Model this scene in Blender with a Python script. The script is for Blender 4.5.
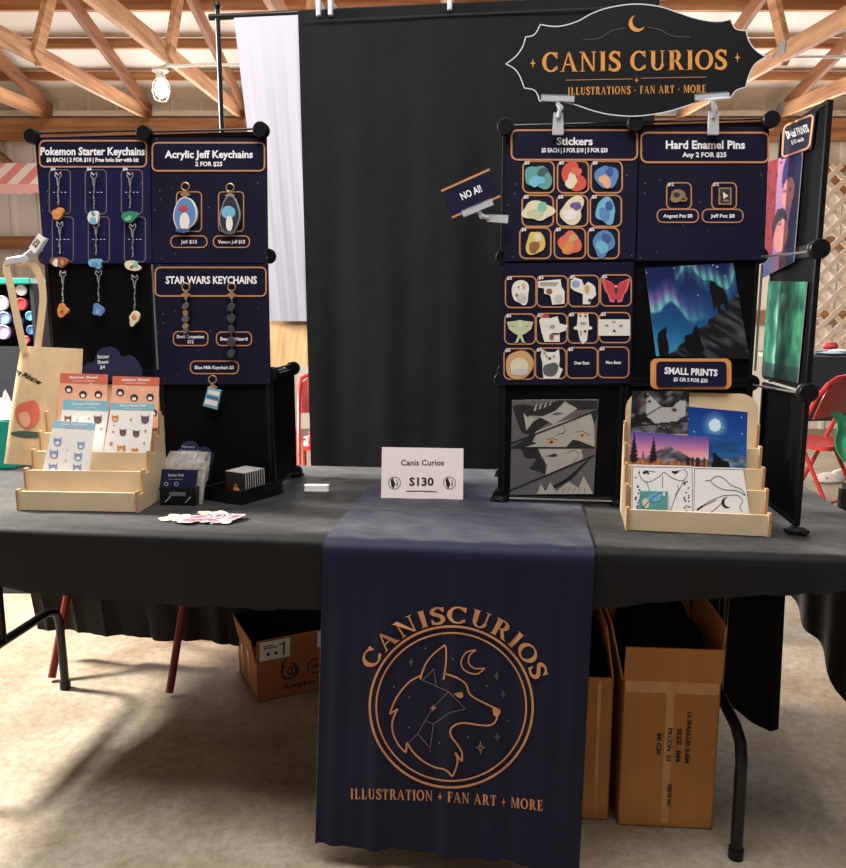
import bpy, bmesh, math, random
from math import sin, cos, pi, radians, hypot, atan2
from mathutils import Vector, Matrix
from mathutils.geometry import tessellate_polygon
import numpy as np

random.seed(7)
scene = bpy.context.scene
for o in list(bpy.data.objects):
    bpy.data.objects.remove(o)
COL = scene.collection

# ------------------------------------------------------------------ camera
FOC, PITCH, CAMH, CX, CY = 790.0, radians(9.2), 1.24, 423.0, 434.0
cam_d = bpy.data.cameras.new('camera'); cam = bpy.data.objects.new('camera', cam_d); COL.objects.link(cam)
cam.location = (0, 0, CAMH); cam.rotation_euler = (pi/2 - PITCH, 0, 0)
cam_d.sensor_fit = 'VERTICAL'; cam_d.sensor_height = 24; cam_d.lens = 24*FOC/868
cam_d.clip_start = 0.05; cam_d.clip_end = 100
scene.camera = cam

# ------------------------------------------------------------------ world, lights, exposure
world = bpy.data.worlds.new('daylight'); scene.world = world; world.use_nodes = True
wn = world.node_tree.nodes; wn['Background'].inputs[0].default_value = (0.95, 0.97, 1.0, 1); wn['Background'].inputs[1].default_value = 0.13
vs = scene.view_settings
vs.view_transform = 'Standard'; vs.look = 'None'; vs.gamma = 1; vs.use_curve_mapping = False; vs.exposure = 0.0

def area(name, loc, target, size, power, color=(1, 1, 1), size_y=None):
    l = bpy.data.lights.new(name, 'AREA'); l.energy = power; l.color = color; l.size = size
    if size_y: l.shape = 'RECTANGLE'; l.size_y = size_y
    o = bpy.data.objects.new(name, l); COL.objects.link(o); o.location = loc
    o.rotation_euler = (Vector(target) - Vector(loc)).to_track_quat('-Z', 'Y').to_euler()
    return o
area('added_light_left', (-3.4, 2.85, 2.7), (-1.1, 1.9, 0.2), 0.45, 520, (1, 0.96, 0.88), 0.5)  # unseen small lamp added on the left for the bright floor patch
area('added_light_back', (0.6, 7.6, 1.9), (0.6, 2.0, 2.6), 8.0, 250, (1, 0.98, 0.96), 1.8)  # unseen wide lamp added before the closed back wall, brightens roof and floor
area('added_light_top', (-0.3, 0.85, 4.4), (0, 2.0, 0.9), 3.2, 245, (1, 0.98, 0.96), 1.6)  # unseen overhead lamp added to light the posters and the tabletop

# ------------------------------------------------------------------ geometry of the view: pixel -> ray -> point on a known plane
cp, sp = cos(PITCH), sin(PITCH)
CAM = Vector((0, 0, CAMH))
def ray(px, py):
    u = (px-CX)/FOC; v = (CY-py)/FOC
    return Vector((u, cp+v*sp, -sp+v*cp))
def at_y(px, py, Y):
    d = ray(px, py); return CAM + d*(Y/d.y)
def at_z(px, py, z):
    d = ray(px, py); return CAM + d*((z-CAMH)/d.z)

# booth frame: a along the table front, b away from the viewer
YAW = radians(-7.0); BO = Vector((0.07, 1.605, 0))
E1 = Vector((cos(YAW), sin(YAW), 0)); E2 = Vector((-sin(YAW), cos(YAW), 0))
def B(a, b, z=0.0): return BO + E1*a + E2*b + Vector((0, 0, z))
def bp(px, py, b):
    d = ray(px, py); t = (BO + E2*b - CAM).dot(E2)/d.dot(E2); P = CAM + d*t
    return (P-BO).dot(E1), P.z
def ba(px, py, a):
    d = ray(px, py); t = (BO + E1*a - CAM).dot(E1)/d.dot(E1); P = CAM + d*t
    return (P-BO).dot(E2), P.z

# ------------------------------------------------------------------ materials
def lin(c): return tuple((x/12.92 if x <= 0.04045 else ((x+0.055)/1.055)**2.4) for x in c)
def rgb(r, g, b): return lin((r/255, g/255, b/255))
MATS = {}
def mat(name, col, rough=0.6, var=0.12, scale=30, bump=0.0, bscale=60, metal=0.0, spec=0.5, sheen=0.0, trans=0.0, emit=None, coat=0.0):
    m = bpy.data.materials.new(name); m.use_nodes = True; nt = m.node_tree; n = nt.nodes; p = n['Principled BSDF']
    p.inputs['Roughness'].default_value = rough; p.inputs['Metallic'].default_value = metal
    p.inputs['Specular IOR Level'].default_value = spec
    p.inputs['Sheen Weight'].default_value = sheen; p.inputs['Transmission Weight'].default_value = trans
    p.inputs['Coat Weight'].default_value = coat
    tc = n.new('ShaderNodeTexCoord')
    nz = n.new('ShaderNodeTexNoise'); nz.inputs['Scale'].default_value = scale; nz.inputs['Detail'].default_value = 4
    nt.links.new(tc.outputs['Object'], nz.inputs['Vector'])
    cr = n.new('ShaderNodeValToRGB')
    cr.color_ramp.elements[0].position = 0.3; cr.color_ramp.elements[1].position = 0.7
    cr.color_ramp.elements[0].color = (*[c*(1-var) for c in col], 1); cr.color_ramp.elements[1].color = (*[min(1, c*(1+var)) for c in col], 1)
    nt.links.new(nz.outputs['Fac'], cr.inputs[0]); nt.links.new(cr.outputs[0], p.inputs['Base Color'])
    if bump:
        bz = n.new('ShaderNodeTexNoise'); bz.inputs['Scale'].default_value = bscale; bz.inputs['Detail'].default_value = 3
        nt.links.new(tc.outputs['Object'], bz.inputs['Vector'])
        bm_ = n.new('ShaderNodeBump'); bm_.inputs['Strength'].default_value = bump; bm_.inputs['Distance'].default_value = 0.01
        nt.links.new(bz.outputs['Fac'], bm_.inputs['Height']); nt.links.new(bm_.outputs[0], p.inputs['Normal'])
    if emit:
        p.inputs['Emission Color'].default_value = (*col, 1); p.inputs['Emission Strength'].default_value = emit
    MATS[name] = m
    return m

mat('navy_print', rgb(19, 17, 42), 0.5, 0.25, 8, spec=0.2)
mat('navy_card', rgb(21, 21, 50), 0.5, 0.15, 8, spec=0.2)
mat('navy_felt', rgb(24, 27, 62), 0.7, 0.1)
mat('gold_ink', rgb(192, 132, 88), 0.5, 0.08)
mat('thin_gold_ink', rgb(116, 96, 96), 0.5, 0.08)
mat('dim_gold_ink', rgb(96, 76, 66), 0.5, 0.08)
mat('sign_gold', rgb(208, 142, 66), 0.4, 0.1)
mat('white_ink', rgb(238, 236, 240), 0.5, 0.02)
mat('grey_ink', rgb(150, 146, 156), 0.5, 0.02)
mat('black_ink', rgb(24, 22, 24), 0.6, 0.05)
mat('black_plastic', rgb(12, 12, 14), 0.4, 0.15, 12, spec=0.3)
mat('panel_plastic', rgb(9, 9, 12), 0.6, 0.2, 9, spec=0.08)
mat('rod_metal', rgb(190, 188, 186), 0.28, 0.05, metal=0.9)
mat('black_metal', rgb(10, 10, 11), 0.35, 0.1, spec=0.4)
mat('sign_black', rgb(14, 14, 18), 0.55, 0.1, spec=0.2)
mat('clear_edge', rgb(205, 206, 212), 0.2, 0.03)
mat('clear_plastic', rgb(212, 214, 220), 0.15, 0.02, spec=0.6, trans=0.35)
mat('clear_film', rgb(226, 228, 232), 0.1, 0.03, spec=0.8, trans=0.85)
mat('birch', rgb(216, 191, 154), 0.55, 0.07, 14)
mat('birch_edge', rgb(182, 136, 92), 0.6, 0.12, 60)
mat('canvas', rgb(216, 186, 146), 0.85, 0.06, 40, 0.25, 500)
mat('paper', rgb(240, 236, 232), 0.6, 0.02)
mat('pink_paper', rgb(238, 222, 216), 0.55, 0.02)
mat('white_plastic', rgb(238, 238, 238), 0.35, 0.02)
mat('red_paint', rgb(186, 52, 48), 0.32, 0.12, 8, spec=0.5)
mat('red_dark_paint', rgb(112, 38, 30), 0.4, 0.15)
mat('red_cushion', rgb(204, 38, 40), 0.7, 0.08)
mat('cardboard', rgb(192, 128, 66), 0.8, 0.08, 10, 0.1, 40)
mat('cardboard_brown', rgb(168, 108, 66), 0.8, 0.08, 10, 0.1, 40)
mat('cardboard_in', rgb(120, 82, 56), 0.85, 0.1)
mat('packing_tape', rgb(208, 150, 92), 0.18, 0.1, 30, spec=0.7)
mat('steel_white', rgb(236, 230, 220), 0.5, 0.06, 2)
mat('bulb_glow', (1.0, 0.98, 0.92), 0.3, 0.0, emit=9)
mat('cable_white', rgb(226, 222, 210), 0.5, 0.04)
mat('teal_plastic', rgb(30, 160, 140), 0.4, 0.08)
mat('dark_fabric', rgb(34, 36, 44), 0.9, 0.1)
mat('ink_grey', rgb(92, 89, 90), 0.6, 0.05)
mat('ink_dark', rgb(30, 28, 30), 0.6, 0.05)
mat('ink_light', rgb(172, 165, 156), 0.6, 0.03)
mat('card_dark', rgb(40, 30, 26), 0.4, 0.1)
mat('dark_cloth', rgb(14, 13, 14), 0.9, 0.2, spec=0.1)
mat('green_fabric', rgb(40, 120, 84), 0.85, 0.15)
mat('backdrop_black', rgb(20, 20, 22), 0.9, 0.15, 3, 0.4, 6, spec=0.15)
mat('backdrop_white', rgb(172, 170, 180), 0.9, 0.02, 3, 0.08, 5)
mat('tan_cloth', rgb(226, 182, 130), 0.85, 0.05, 6, 0.15, 9)
mat('pink_stripe', rgb(244, 150, 150), 0.8, 0.05)
mat('pink_pale', rgb(250, 190, 186), 0.8, 0.05)
mat('white_stripe', rgb(250, 246, 242), 0.8, 0.03)
mat('lattice', rgb(226, 204, 180), 0.9, 0.05, spec=0.05)
mat('foil', rgb(176, 170, 162), 0.25, 0.25, 60, 0.4, 60, metal=0.4)
mat('bronze', rgb(172, 138, 98), 0.35, 0.2, 50, metal=0.35)
mat('silver', rgb(150, 146, 146), 0.35, 0.2, 50, metal=0.3)
mat('concrete_shoe', rgb(214, 206, 196), 0.7, 0.05)
for nm, c in dict(c_orange=(214, 140, 74), c_red=(208, 84, 66), c_coral=(216, 108, 84), c_teal=(92, 154, 150), c_green=(70, 92, 88), c_mint=(126, 186, 162),
                  c_cream=(222, 210, 180), c_blue=(92, 132, 182), c_sky=(112, 178, 206), c_deepblue=(62, 88, 150), c_yellow=(214, 188, 96), c_brown=(140, 92, 70),
                  c_pink=(214, 104, 116), c_rose=(196, 64, 72), c_lime=(190, 198, 110), c_palegreen=(190, 196, 160), c_white=(228, 222, 214), c_grey=(150, 150, 156),
                  c_dark=(44, 44, 54), c_emerald=(46, 128, 98), c_purple=(110, 84, 146), c_palegrey=(196, 192, 186), c_tan=(204, 160, 110), c_stickerblue=(142, 160, 204),
                  c_headblue=(132, 186, 200), c_headblue2=(154, 200, 222), c_headred=(206, 104, 78), c_peach=(224, 168, 138), c_lilac=(176, 160, 200), c_stone=(90, 88, 92), c_gem=(58, 58, 66)).items():
    mat(nm, rgb(*c), 0.5, 0.06)

def navy_stars(name, col):
    m = mat(name, col, 0.55, 0.3, 6, spec=0.2); nt = m.node_tree; n = nt.nodes; p = n['Principled BSDF']
    tc = n.new('ShaderNodeTexCoord'); vo = n.new('ShaderNodeTexVoronoi'); vo.inputs['Scale'].default_value = 55
    nt.links.new(tc.outputs['Object'], vo.inputs['Vector'])
    lt = n.new('ShaderNodeMath'); lt.operation = 'LESS_THAN'; lt.inputs[1].default_value = 0.075
    nt.links.new(vo.outputs['Distance'], lt.inputs[0])
    sel = n.new('ShaderNodeMath'); sel.operation = 'GREATER_THAN'; sel.inputs[1].default_value = 0.62
    sepc = n.new('ShaderNodeSeparateColor'); nt.links.new(vo.outputs['Color'], sepc.inputs[0]); nt.links.new(sepc.outputs[0], sel.inputs[0])
    mu = n.new('ShaderNodeMath'); mu.operation = 'MULTIPLY'; nt.links.new(lt.outputs[0], mu.inputs[0]); nt.links.new(sel.outputs[0], mu.inputs[1])
    mx = n.new('ShaderNodeMix'); mx.data_type = 'RGBA'; mx.inputs[7].default_value = (*rgb(120, 122, 150), 1)
    nt.links.new(mu.outputs[0], mx.inputs[0])
    src = p.inputs['Base Color'].links[0].from_socket; nt.links.new(src, mx.inputs[6]); nt.links.new(mx.outputs[2], p.inputs['Base Color'])
navy_stars('navy_stars', rgb(19, 17, 40))
navy_stars('navy_stars_blue', rgb(21, 22, 62))

def wood_mat(name, dark, light, sx, sy, sz):
    m = mat(name, light, 0.65, 0.1); nt = m.node_tree; n = nt.nodes; p = n['Principled BSDF']
    tc = n.new('ShaderNodeTexCoord'); mp = n.new('ShaderNodeMapping'); mp.inputs['Scale'].default_value = (sx, sy, sz)
    nz = n.new('ShaderNodeTexNoise'); nz.inputs['Scale'].default_value = 1; nz.inputs['Detail'].default_value = 6; nz.inputs['Distortion'].default_value = 0.4
    cr = n.new('ShaderNodeValToRGB'); cr.color_ramp.elements[0].color = (*dark, 1); cr.color_ramp.elements[1].color = (*light, 1)
    cr.color_ramp.elements[0].position = 0.32; cr.color_ramp.elements[1].position = 0.62
    nt.links.new(tc.outputs['Object'], mp.inputs[0]); nt.links.new(mp.outputs[0], nz.inputs['Vector']); nt.links.new(nz.outputs['Fac'], cr.inputs[0])
    nt.links.new(cr.outputs[0], p.inputs['Base Color'])
wood_mat('timber_depth', rgb(150, 98, 62), rgb(206, 156, 112), 20, 1.6, 20)
wood_mat('timber_top', rgb(118, 74, 48), rgb(160, 108, 72), 20, 1.6, 20)
wood_mat('timber_cross', rgb(150, 96, 60), rgb(200, 146, 100), 1.4, 22, 22)
wood_mat('timber_girt', rgb(128, 84, 56), rgb(172, 122, 82), 1.4, 22, 22)

def cloth_mat(name, col, rough, spec, sheen):
    m = mat(name, col, rough, 0.12, 5, spec=spec, sheen=sheen); nt = m.node_tree; n = nt.nodes; p = n['Principled BSDF']
    tc = n.new('ShaderNodeTexCoord')
    a = n.new('ShaderNodeTexNoise'); a.inputs['Scale'].default_value = 6; a.inputs['Detail'].default_value = 3; a.inputs['Distortion'].default_value = 0.3
    w = n.new('ShaderNodeTexNoise'); w.inputs['Scale'].default_value = 420; w.inputs['Detail'].default_value = 1
    nt.links.new(tc.outputs['Object'], a.inputs['Vector']); nt.links.new(tc.outputs['Object'], w.inputs['Vector'])
    ad = n.new('ShaderNodeMath'); ad.operation = 'MULTIPLY_ADD'; ad.inputs[1].default_value = 0.04
    nt.links.new(w.outputs['Fac'], ad.inputs[0]); nt.links.new(a.outputs['Fac'], ad.inputs[2])
    b = n.new('ShaderNodeBump'); b.inputs['Strength'].default_value = 0.3; b.inputs['Distance'].default_value = 0.02
    nt.links.new(ad.outputs[0], b.inputs['Height']); nt.links.new(b.outputs[0], p.inputs['Normal'])
    p.inputs['Sheen Roughness'].default_value = 0.27
cloth_mat('cloth_black', rgb(11, 9, 9), 0.65, 0.2, 1.0)
cloth_mat('runner_cloth', rgb(16, 18, 42), 0.65, 0.2, 1.0)

def floor_mat():
    m = mat('concrete', rgb(190, 178, 158), 0.7); nt = m.node_tree; n = nt.nodes; p = n['Principled BSDF']
    tc = n.new('ShaderNodeTexCoord')
    a = n.new('ShaderNodeTexNoise'); a.inputs['Scale'].default_value = 1.7; a.inputs['Detail'].default_value = 8; a.inputs['Roughness'].default_value = 0.65
    b = n.new('ShaderNodeTexNoise'); b.inputs['Scale'].default_value = 38; b.inputs['Detail'].default_value = 6; b.inputs['Roughness'].default_value = 0.75
    for x in (a, b): nt.links.new(tc.outputs['Object'], x.inputs['Vector'])
    cr = n.new('ShaderNodeValToRGB'); e = cr.color_ramp.elements
    e[0].position = 0.34; e[0].color = (*rgb(126, 99, 72), 1); e[1].position = 0.62; e[1].color = (*rgb(172, 161, 142), 1)
    nt.links.new(a.outputs['Fac'], cr.inputs[0])
    c2 = n.new('ShaderNodeValToRGB'); c2.color_ramp.elements[0].position = 0.35; c2.color_ramp.elements[0].color = (0.55, 0.52, 0.48, 1); c2.color_ramp.elements[1].position = 0.6; c2.color_ramp.elements[1].color = (1, 1, 1, 1)
    nt.links.new(b.outputs['Fac'], c2.inputs[0])
    mx = n.new('ShaderNodeMix'); mx.data_type = 'RGBA'; mx.blend_type = 'MULTIPLY'; mx.inputs[0].default_value = 0.7
    nt.links.new(cr.outputs[0], mx.inputs[6]); nt.links.new(c2.outputs[0], mx.inputs[7]); nt.links.new(mx.outputs[2], p.inputs['Base Color'])
    bu = n.new('ShaderNodeBump'); bu.inputs['Strength'].default_value = 0.25; bu.inputs['Distance'].default_value = 0.01
    nt.links.new(b.outputs['Fac'], bu.inputs['Height']); nt.links.new(bu.outputs[0], p.inputs['Normal'])
floor_mat()
def print_mat(name, rough):
    m = bpy.data.materials.new(name); m.use_nodes = True; n = m.node_tree.nodes
    at = n.new('ShaderNodeAttribute'); at.attribute_name = 'ink'
    p = n['Principled BSDF']; p.inputs['Roughness'].default_value = rough; p.inputs['Specular IOR Level'].default_value = 0.15
    m.node_tree.links.new(at.outputs['Color'], p.inputs['Base Color']); MATS[name] = m
print_mat('art_print', 0.6)

# ------------------------------------------------------------------ mesh builder
IDENT = lambda x, y, o=0.0: Vector((x, -o, y))
class MB:
    def __init__(s): s.v = []; s.f = []; s.m = []; s.slots = []; s.ink = {}
    def slot(s, mt):
        if mt not in s.slots: s.slots.append(mt)
        return s.slots.index(mt)
    def add(s, vs_, fs, mt):
        o = len(s.v); k = s.slot(mt); s.v += [tuple(v) for v in vs_]
        for f in fs: s.f.append(tuple(i+o for i in f)); s.m.append(k)
        return s
    def box(s, c, d, mt, rot=None):
        hx, hy, hz = d[0]/2, d[1]/2, d[2]/2; P = []
        for x in (-hx, hx):
            for y in (-hy, hy):
                for z in (-hz, hz):
                    v = Vector((x, y, z)); v = rot @ v if rot else v; P.append(v+Vector(c))
        return s.add(P, [(0, 1, 3, 2), (4, 6, 7, 5), (0, 4, 5, 1), (2, 3, 7, 6), (0, 2, 6, 4), (1, 5, 7, 3)], mt)
    def bar(s, p0, p1, w, h, mt, up=(0, 0, 1)):
        p0, p1 = Vector(p0), Vector(p1); d = (p1-p0); L = d.length; d.normalize()
        u = Vector(up); x = d.cross(u)
        if x.length < 1e-4: x = d.cross(Vector((0, 1, 0)))
        x.normalize(); z = x.cross(d)
        return s.box((p0+p1)/2, (w, L, h), mt, Matrix((x, d, z)).transposed())
    def tube(s, pts, r, mt, n=8, closed=False, caps=True):
        pts = [Vector(p) for p in pts]; N = len(pts); rs = r if isinstance(r, (list, tuple)) else [r]*N
        V = []; F = []; prev = None
        for i, p in enumerate(pts):
            a = pts[i-1] if (i or closed) else p; b = pts[(i+1) % N] if (i < N-1 or closed) else p
            t = (b-a); t.normalize()
            if prev is None:
                q = Vector((0, 0, 1)) if abs(t.z) < 0.9 else Vector((1, 0, 0)); x = t.cross(q); x.normalize()
            else:
                x = prev - t*prev.dot(t)
                if x.length < 1e-5: x = t.orthogonal()
                x.normalize()
            prev = x; y = t.cross(x)
            V += [p + (x*cos(2*pi*k/n)+y*sin(2*pi*k/n))*rs[i] for k in range(n)]
        for i in range(N if closed else N-1):
            j = (i+1) % N
            for k in range(n): F.append((i*n+k, i*n+(k+1) % n, j*n+(k+1) % n, j*n+k))
        if caps and not closed: F += [tuple(reversed(range(n))), tuple((N-1)*n+k for k in range(n))]
        return s.add(V, F, mt)
    def cyl(s, p0, p1, r, mt, n=16, r1=None): return s.tube([p0, p1], [r, r if r1 is None else r1], mt, n)
    def lathe(s, prof, mt, c=(0, 0, 0), n=18, M=None):
        V = []; F = []
        for (r, z) in prof:
            for k in range(n):
                v = Vector((r*cos(2*pi*k/n), r*sin(2*pi*k/n), z)); v = M @ v if M else v; V.append(v+Vector(c))
        for i in range(len(prof)-1):
            for k in range(n): F.append((i*n+k, i*n+(k+1) % n, (i+1)*n+(k+1) % n, (i+1)*n+k))
        F += [tuple(reversed(range(n))), tuple((len(prof)-1)*n+k for k in range(n))]
        return s.add(V, F, mt)
    def grid(s, fn, nu, nv, mt):
        V = [fn(i/nu, j/nv) for j in range(nv+1) for i in range(nu+1)]
        return s.add(V, [(j*(nu+1)+i, j*(nu+1)+i+1, (j+1)*(nu+1)+i+1, (j+1)*(nu+1)+i) for j in range(nv) for i in range(nu)], mt)
    def sheetgrid(s, fn, nu, nv, mt, th=0.0015):        # a sheet with two sides and rims
        top = [Vector(fn(i/nu, j/nv)) for j in range(nv+1) for i in range(nu+1)]
        W = nu+1; nor = [Vector((0, 0, 0)) for _ in top]; F = []
        for j in range(nv):
            for i in range(nu):
                q = (j*W+i, j*W+i+1, (j+1)*W+i+1, (j+1)*W+i); F.append(q)
                nn = (top[q[2]]-top[q[0]]).cross(top[q[3]]-top[q[1]])
                for k in q: nor[k] += nn
        for x in nor:
            if x.length > 0: x.normalize()
        bot = [p-x*th for p, x in zip(top, nor)]; o = len(top)
        G = list(F)+[tuple(reversed([k+o for k in q])) for q in F]
        ring = [i for i in range(W)]+[j*W+nu for j in range(1, nv+1)]+[nv*W+i for i in range(nu-1, -1, -1)]+[j*W for j in range(nv-1, 0, -1)]
        for k in range(len(ring)):
            a, b = ring[k], ring[(k+1) % len(ring)]; G.append((b, a, a+o, b+o))
        return s.add(top+bot, G, mt)
    # --- flat drawing through a mapping fn(x, y, off)
    def poly(s, pts, mt, fn=IDENT, o=0.0):
        tri = tessellate_polygon([[Vector((p[0], p[1], 0)) for p in pts]])
        return s.add([fn(p[0], p[1], o) for p in pts], tri, mt)
    def prism(s, pts, mt, fn=IDENT, o0=0.0, o1=0.01, side=None):
        n = len(pts); tri = tessellate_polygon([[Vector((p[0], p[1], 0)) for p in pts]])
        V = [fn(p[0], p[1], o1) for p in pts]+[fn(p[0], p[1], o0) for p in pts]
        s.add(V, list(tri)+[tuple(i+n for i in reversed(t)) for t in tri], mt)
        return s.add(V, [(i, (i+1) % n, (i+1) % n+n, i+n) for i in range(n)], side or mt)
    def strip(s, pts, w, mt, fn=IDENT, o=0.0, closed=False):
        n = len(pts); ws = w if isinstance(w, (list, tuple)) else [w]*n; V = []
        for i in range(n):
            a = pts[i-1] if (i or closed) else pts[i]; b = pts[(i+1) % n] if (i < n-1 or closed) else pts[i]
            dx, dy = b[0]-a[0], b[1]-a[1]; L = hypot(dx, dy) or 1; k = ws[i]/2
            V += [fn(pts[i][0]-dy/L*k, pts[i][1]+dx/L*k, o), fn(pts[i][0]+dy/L*k, pts[i][1]-dx/L*k, o)]
        return s.add(V, [(2*i, 2*i+1, (2*((i+1) % n))+1, 2*((i+1) % n)) for i in range(n if closed else n-1)], mt)
    def text(s, body, cx, cy, mt, fn, h=None, w=None, o=0.0, bold=0.03, ang=0.0, flip=-1, align='C'):
        V, F = text_mesh(body, bold)
        xs = [v[0] for v in V]; ys = [v[1] for v in V]; W = max(xs)-min(xs); mx = (max(xs)+min(xs))/2
        H = 0.7
        sy = (h/H) if h else (w/W); sx = (w/W) if w else sy
        if align == 'L': mx = min(xs)
        ca, sa = cos(ang), sin(ang); P = []
        for x, y in V:
            X = (x-mx)*sx; Y = (y-H/2)*sy
            P.append(fn(cx+X*ca-Y*sa, cy+flip*(Y*ca+X*sa), o))
        return s.add(P, F, mt)
    def art(s, fc, corners, nx, ny, fn, o):             # printed picture, fc(s,t) -> sRGB 0..255; corners TL TR BR BL
        base = len(s.v); (ax, ay), (bx, by), (cx_, cy_), (dx, dy) = corners; V = []; F = []
        for j in range(ny+1):
            t = j/ny
            for i in range(nx+1):
                q = i/nx
                x = (ax*(1-q)+bx*q)*(1-t)+(dx*(1-q)+cx_*q)*t; y = (ay*(1-q)+by*q)*(1-t)+(dy*(1-q)+cy_*q)*t
                V.append(fn(x, y, o)); s.ink[base+j*(nx+1)+i] = rgb(*[max(0, min(255, c)) for c in fc(q, t)])
        for j in range(ny):
            for i in range(nx): F.append((j*(nx+1)+i, j*(nx+1)+i+1, (j+1)*(nx+1)+i+1, (j+1)*(nx+1)+i))
        return s.add(V, F, 'art_print')
    def build(s, name, parent=None, smooth=False, bevel=0, M=None, loc=None, rz=0):
        me = bpy.data.meshes.new(name); me.from_pydata(s.v, [], s.f); 
        for k in s.slots: me.materials.append(MATS[k])
        me.polygons.foreach_set('material_index', s.m)
        if s.ink:
            at = me.color_attributes.new('ink', 'FLOAT_COLOR', 'POINT')
            for i, c in s.ink.items(): at.data[i].color = (*c, 1)
        bm = bmesh.new(); bm.from_mesh(me)
        if not s.ink and not getattr(s, 'flatart', False): bmesh.ops.recalc_face_normals(bm, faces=bm.faces)
        bm.to_mesh(me); bm.free()
        if smooth: me.polygons.foreach_set('use_smooth', [True]*len(me.polygons))
        me.update()
        o = bpy.data.objects.new(name, me); COL.objects.link(o)
        if parent: o.parent = parent
        if M is not None: o.matrix_world = M
        if loc is not None: o.location = loc; o.rotation_euler = (0, 0, rz)
        if bevel:
            b = o.modifiers.new('edge', 'BEVEL'); b.width = bevel; b.segments = 2; b.limit_method = 'ANGLE'
        if smooth and not bevel:
            try:
                me.set_sharp_from_angle(angle=radians(40))
            except Exception: pass
        return o

TEXT = {}
def text_mesh(body, bold):
    k = (body, bold)
    if k not in TEXT:
        c = bpy.data.curves.new('t', 'FONT'); c.body = body; c.offset = bold; c.resolution_u = 2; c.fill_mode = 'FRONT'
        o = bpy.data.objects.new('t', c); COL.objects.link(o); bpy.context.view_layer.update()
        me = bpy.data.meshes.new_from_object(o.evaluated_get(bpy.context.evaluated_depsgraph_get()))
        TEXT[k] = ([(v.co.x, v.co.y) for v in me.vertices], [tuple(p.vertices) for p in me.polygons])
        bpy.data.objects.remove(o); bpy.data.curves.remove(c); bpy.data.meshes.remove(me)
    return TEXT[k]

def tag(o, label, cat, group=None, kind=None):
    if label: o['label'] = label
    if cat: o['category'] = cat
    if group: o['group'] = group
    if kind: o['kind'] = kind
    return o
def empty(name, label, cat, loc=(0, 0, 0), rz=0, group=None, M=None):
    o = bpy.data.objects.new(name, None); COL.objects.link(o); o.empty_display_size = 0.05
    if M is not None: o.matrix_world = M
    else: o.location = loc; o.rotation_euler = (0, 0, rz)
    return tag(o, label, cat, group)
def struct(mb, name, **k):
    o = mb.build(name, **k); o['kind'] = 'structure'; return o

class Plane:                                            # upright or leaning plane in the room
    def __init__(s, P0, yaw=YAW, tilt=0.0):
        s.P0 = Vector(P0); s.e = Vector((cos(yaw), sin(yaw), 0)); bk = Vector((-sin(yaw), cos(yaw), 0)); up = Vector((0, 0, 1))
        s.y = bk*cos(tilt)-up*sin(tilt); s.w = up*cos(tilt)+bk*sin(tilt)
    def hit(s, px, py):
        d = ray(px, py); t = (s.P0-CAM).dot(s.y)/d.dot(s.y); return CAM+d*t
    def frame(s, px, py, off=0.0):                      # local drawing frame centred where the sheet sits
        O = s.hit(px, py)-s.y*off
        M = Matrix(((s.e.x, s.y.x, s.w.x, O.x), (s.e.y, s.y.y, s.w.y, O.y), (s.e.z, s.y.z, s.w.z, O.z), (0, 0, 0, 1)))
        def fn(x, y, o=0.0):
            q = s.hit(x, y)-s.hit(px, py); return Vector((q.dot(s.e), -o, q.dot(s.w)))
        return fn, M
def rrect(x0, y0, x1, y1, r, n=5):
    P = []
    for cx, cy, a0 in ((x1-r, y1-r, 0), (x0+r, y1-r, 90), (x0+r, y0+r, 180), (x1-r, y0+r, 270)):
        for k in range(n+1):
            a = radians(a0+90*k/n); P.append((cx+r*cos(a), cy+r*sin(a)))
    return P
def ell(cx, cy, rx, ry, n=20, a0=0, a1=360):
    return [(cx+rx*cos(radians(a0+(a1-a0)*k/n)), cy+ry*sin(radians(a0+(a1-a0)*k/n))) for k in range(n+(0 if a1-a0 == 360 else 1))]
def blob(cx, cy, rx, ry, seed, amp=0.18, n=26):
    R = random.Random(seed); ph = [R.uniform(0, 6.28) for _ in range(4)]; am = [R.uniform(.3, 1)*amp/(k+1)*1.5 for k in range(4)]
    return [(cx+rx*cos(t)*(1+sum(am[k]*sin((k+2)*t+ph[k]) for k in range(4))), cy+ry*sin(t)*(1+sum(am[k]*sin((k+2)*t+ph[k]) for k in range(4)))) for t in [2*pi*i/n for i in range(n)]]
def star4(cx, cy, r, k=0.22, ry=None):
    ry = ry or r; P = []
    for i in range(8):
        a = pi/4*i; q = 1 if i % 2 == 0 else k; P.append((cx+cos(a)*r*q, cy+sin(a)*ry*q))
    return P
def crescent(cx, cy, r, a=35, n=14, k=0.78, sh=0.42):
    d = radians(a); out = []
    A = radians(62)
    for i in range(n+1):
        t = A+(2*pi-2*A)*i/n; out.append((cx+r*cos(t+d), cy+r*sin(t+d)))
    x1, y1 = out[-1]; x0, y0 = out[0]; ocx, ocy = cx+r*sh*cos(d), cy+r*sh*sin(d); r2 = hypot(x0-ocx, y0-ocy)
    b0 = atan2(y1-ocy, x1-ocx); b1 = atan2(y0-ocy, x0-ocx)
    if b0 > b1: b0 -= 2*pi
    b0 += 2*pi
    for i in range(1, n):
        t = b0+(b1-b0)*i/n; out.append((ocx+r2*cos(t), ocy+r2*sin(t)))
    return out
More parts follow.
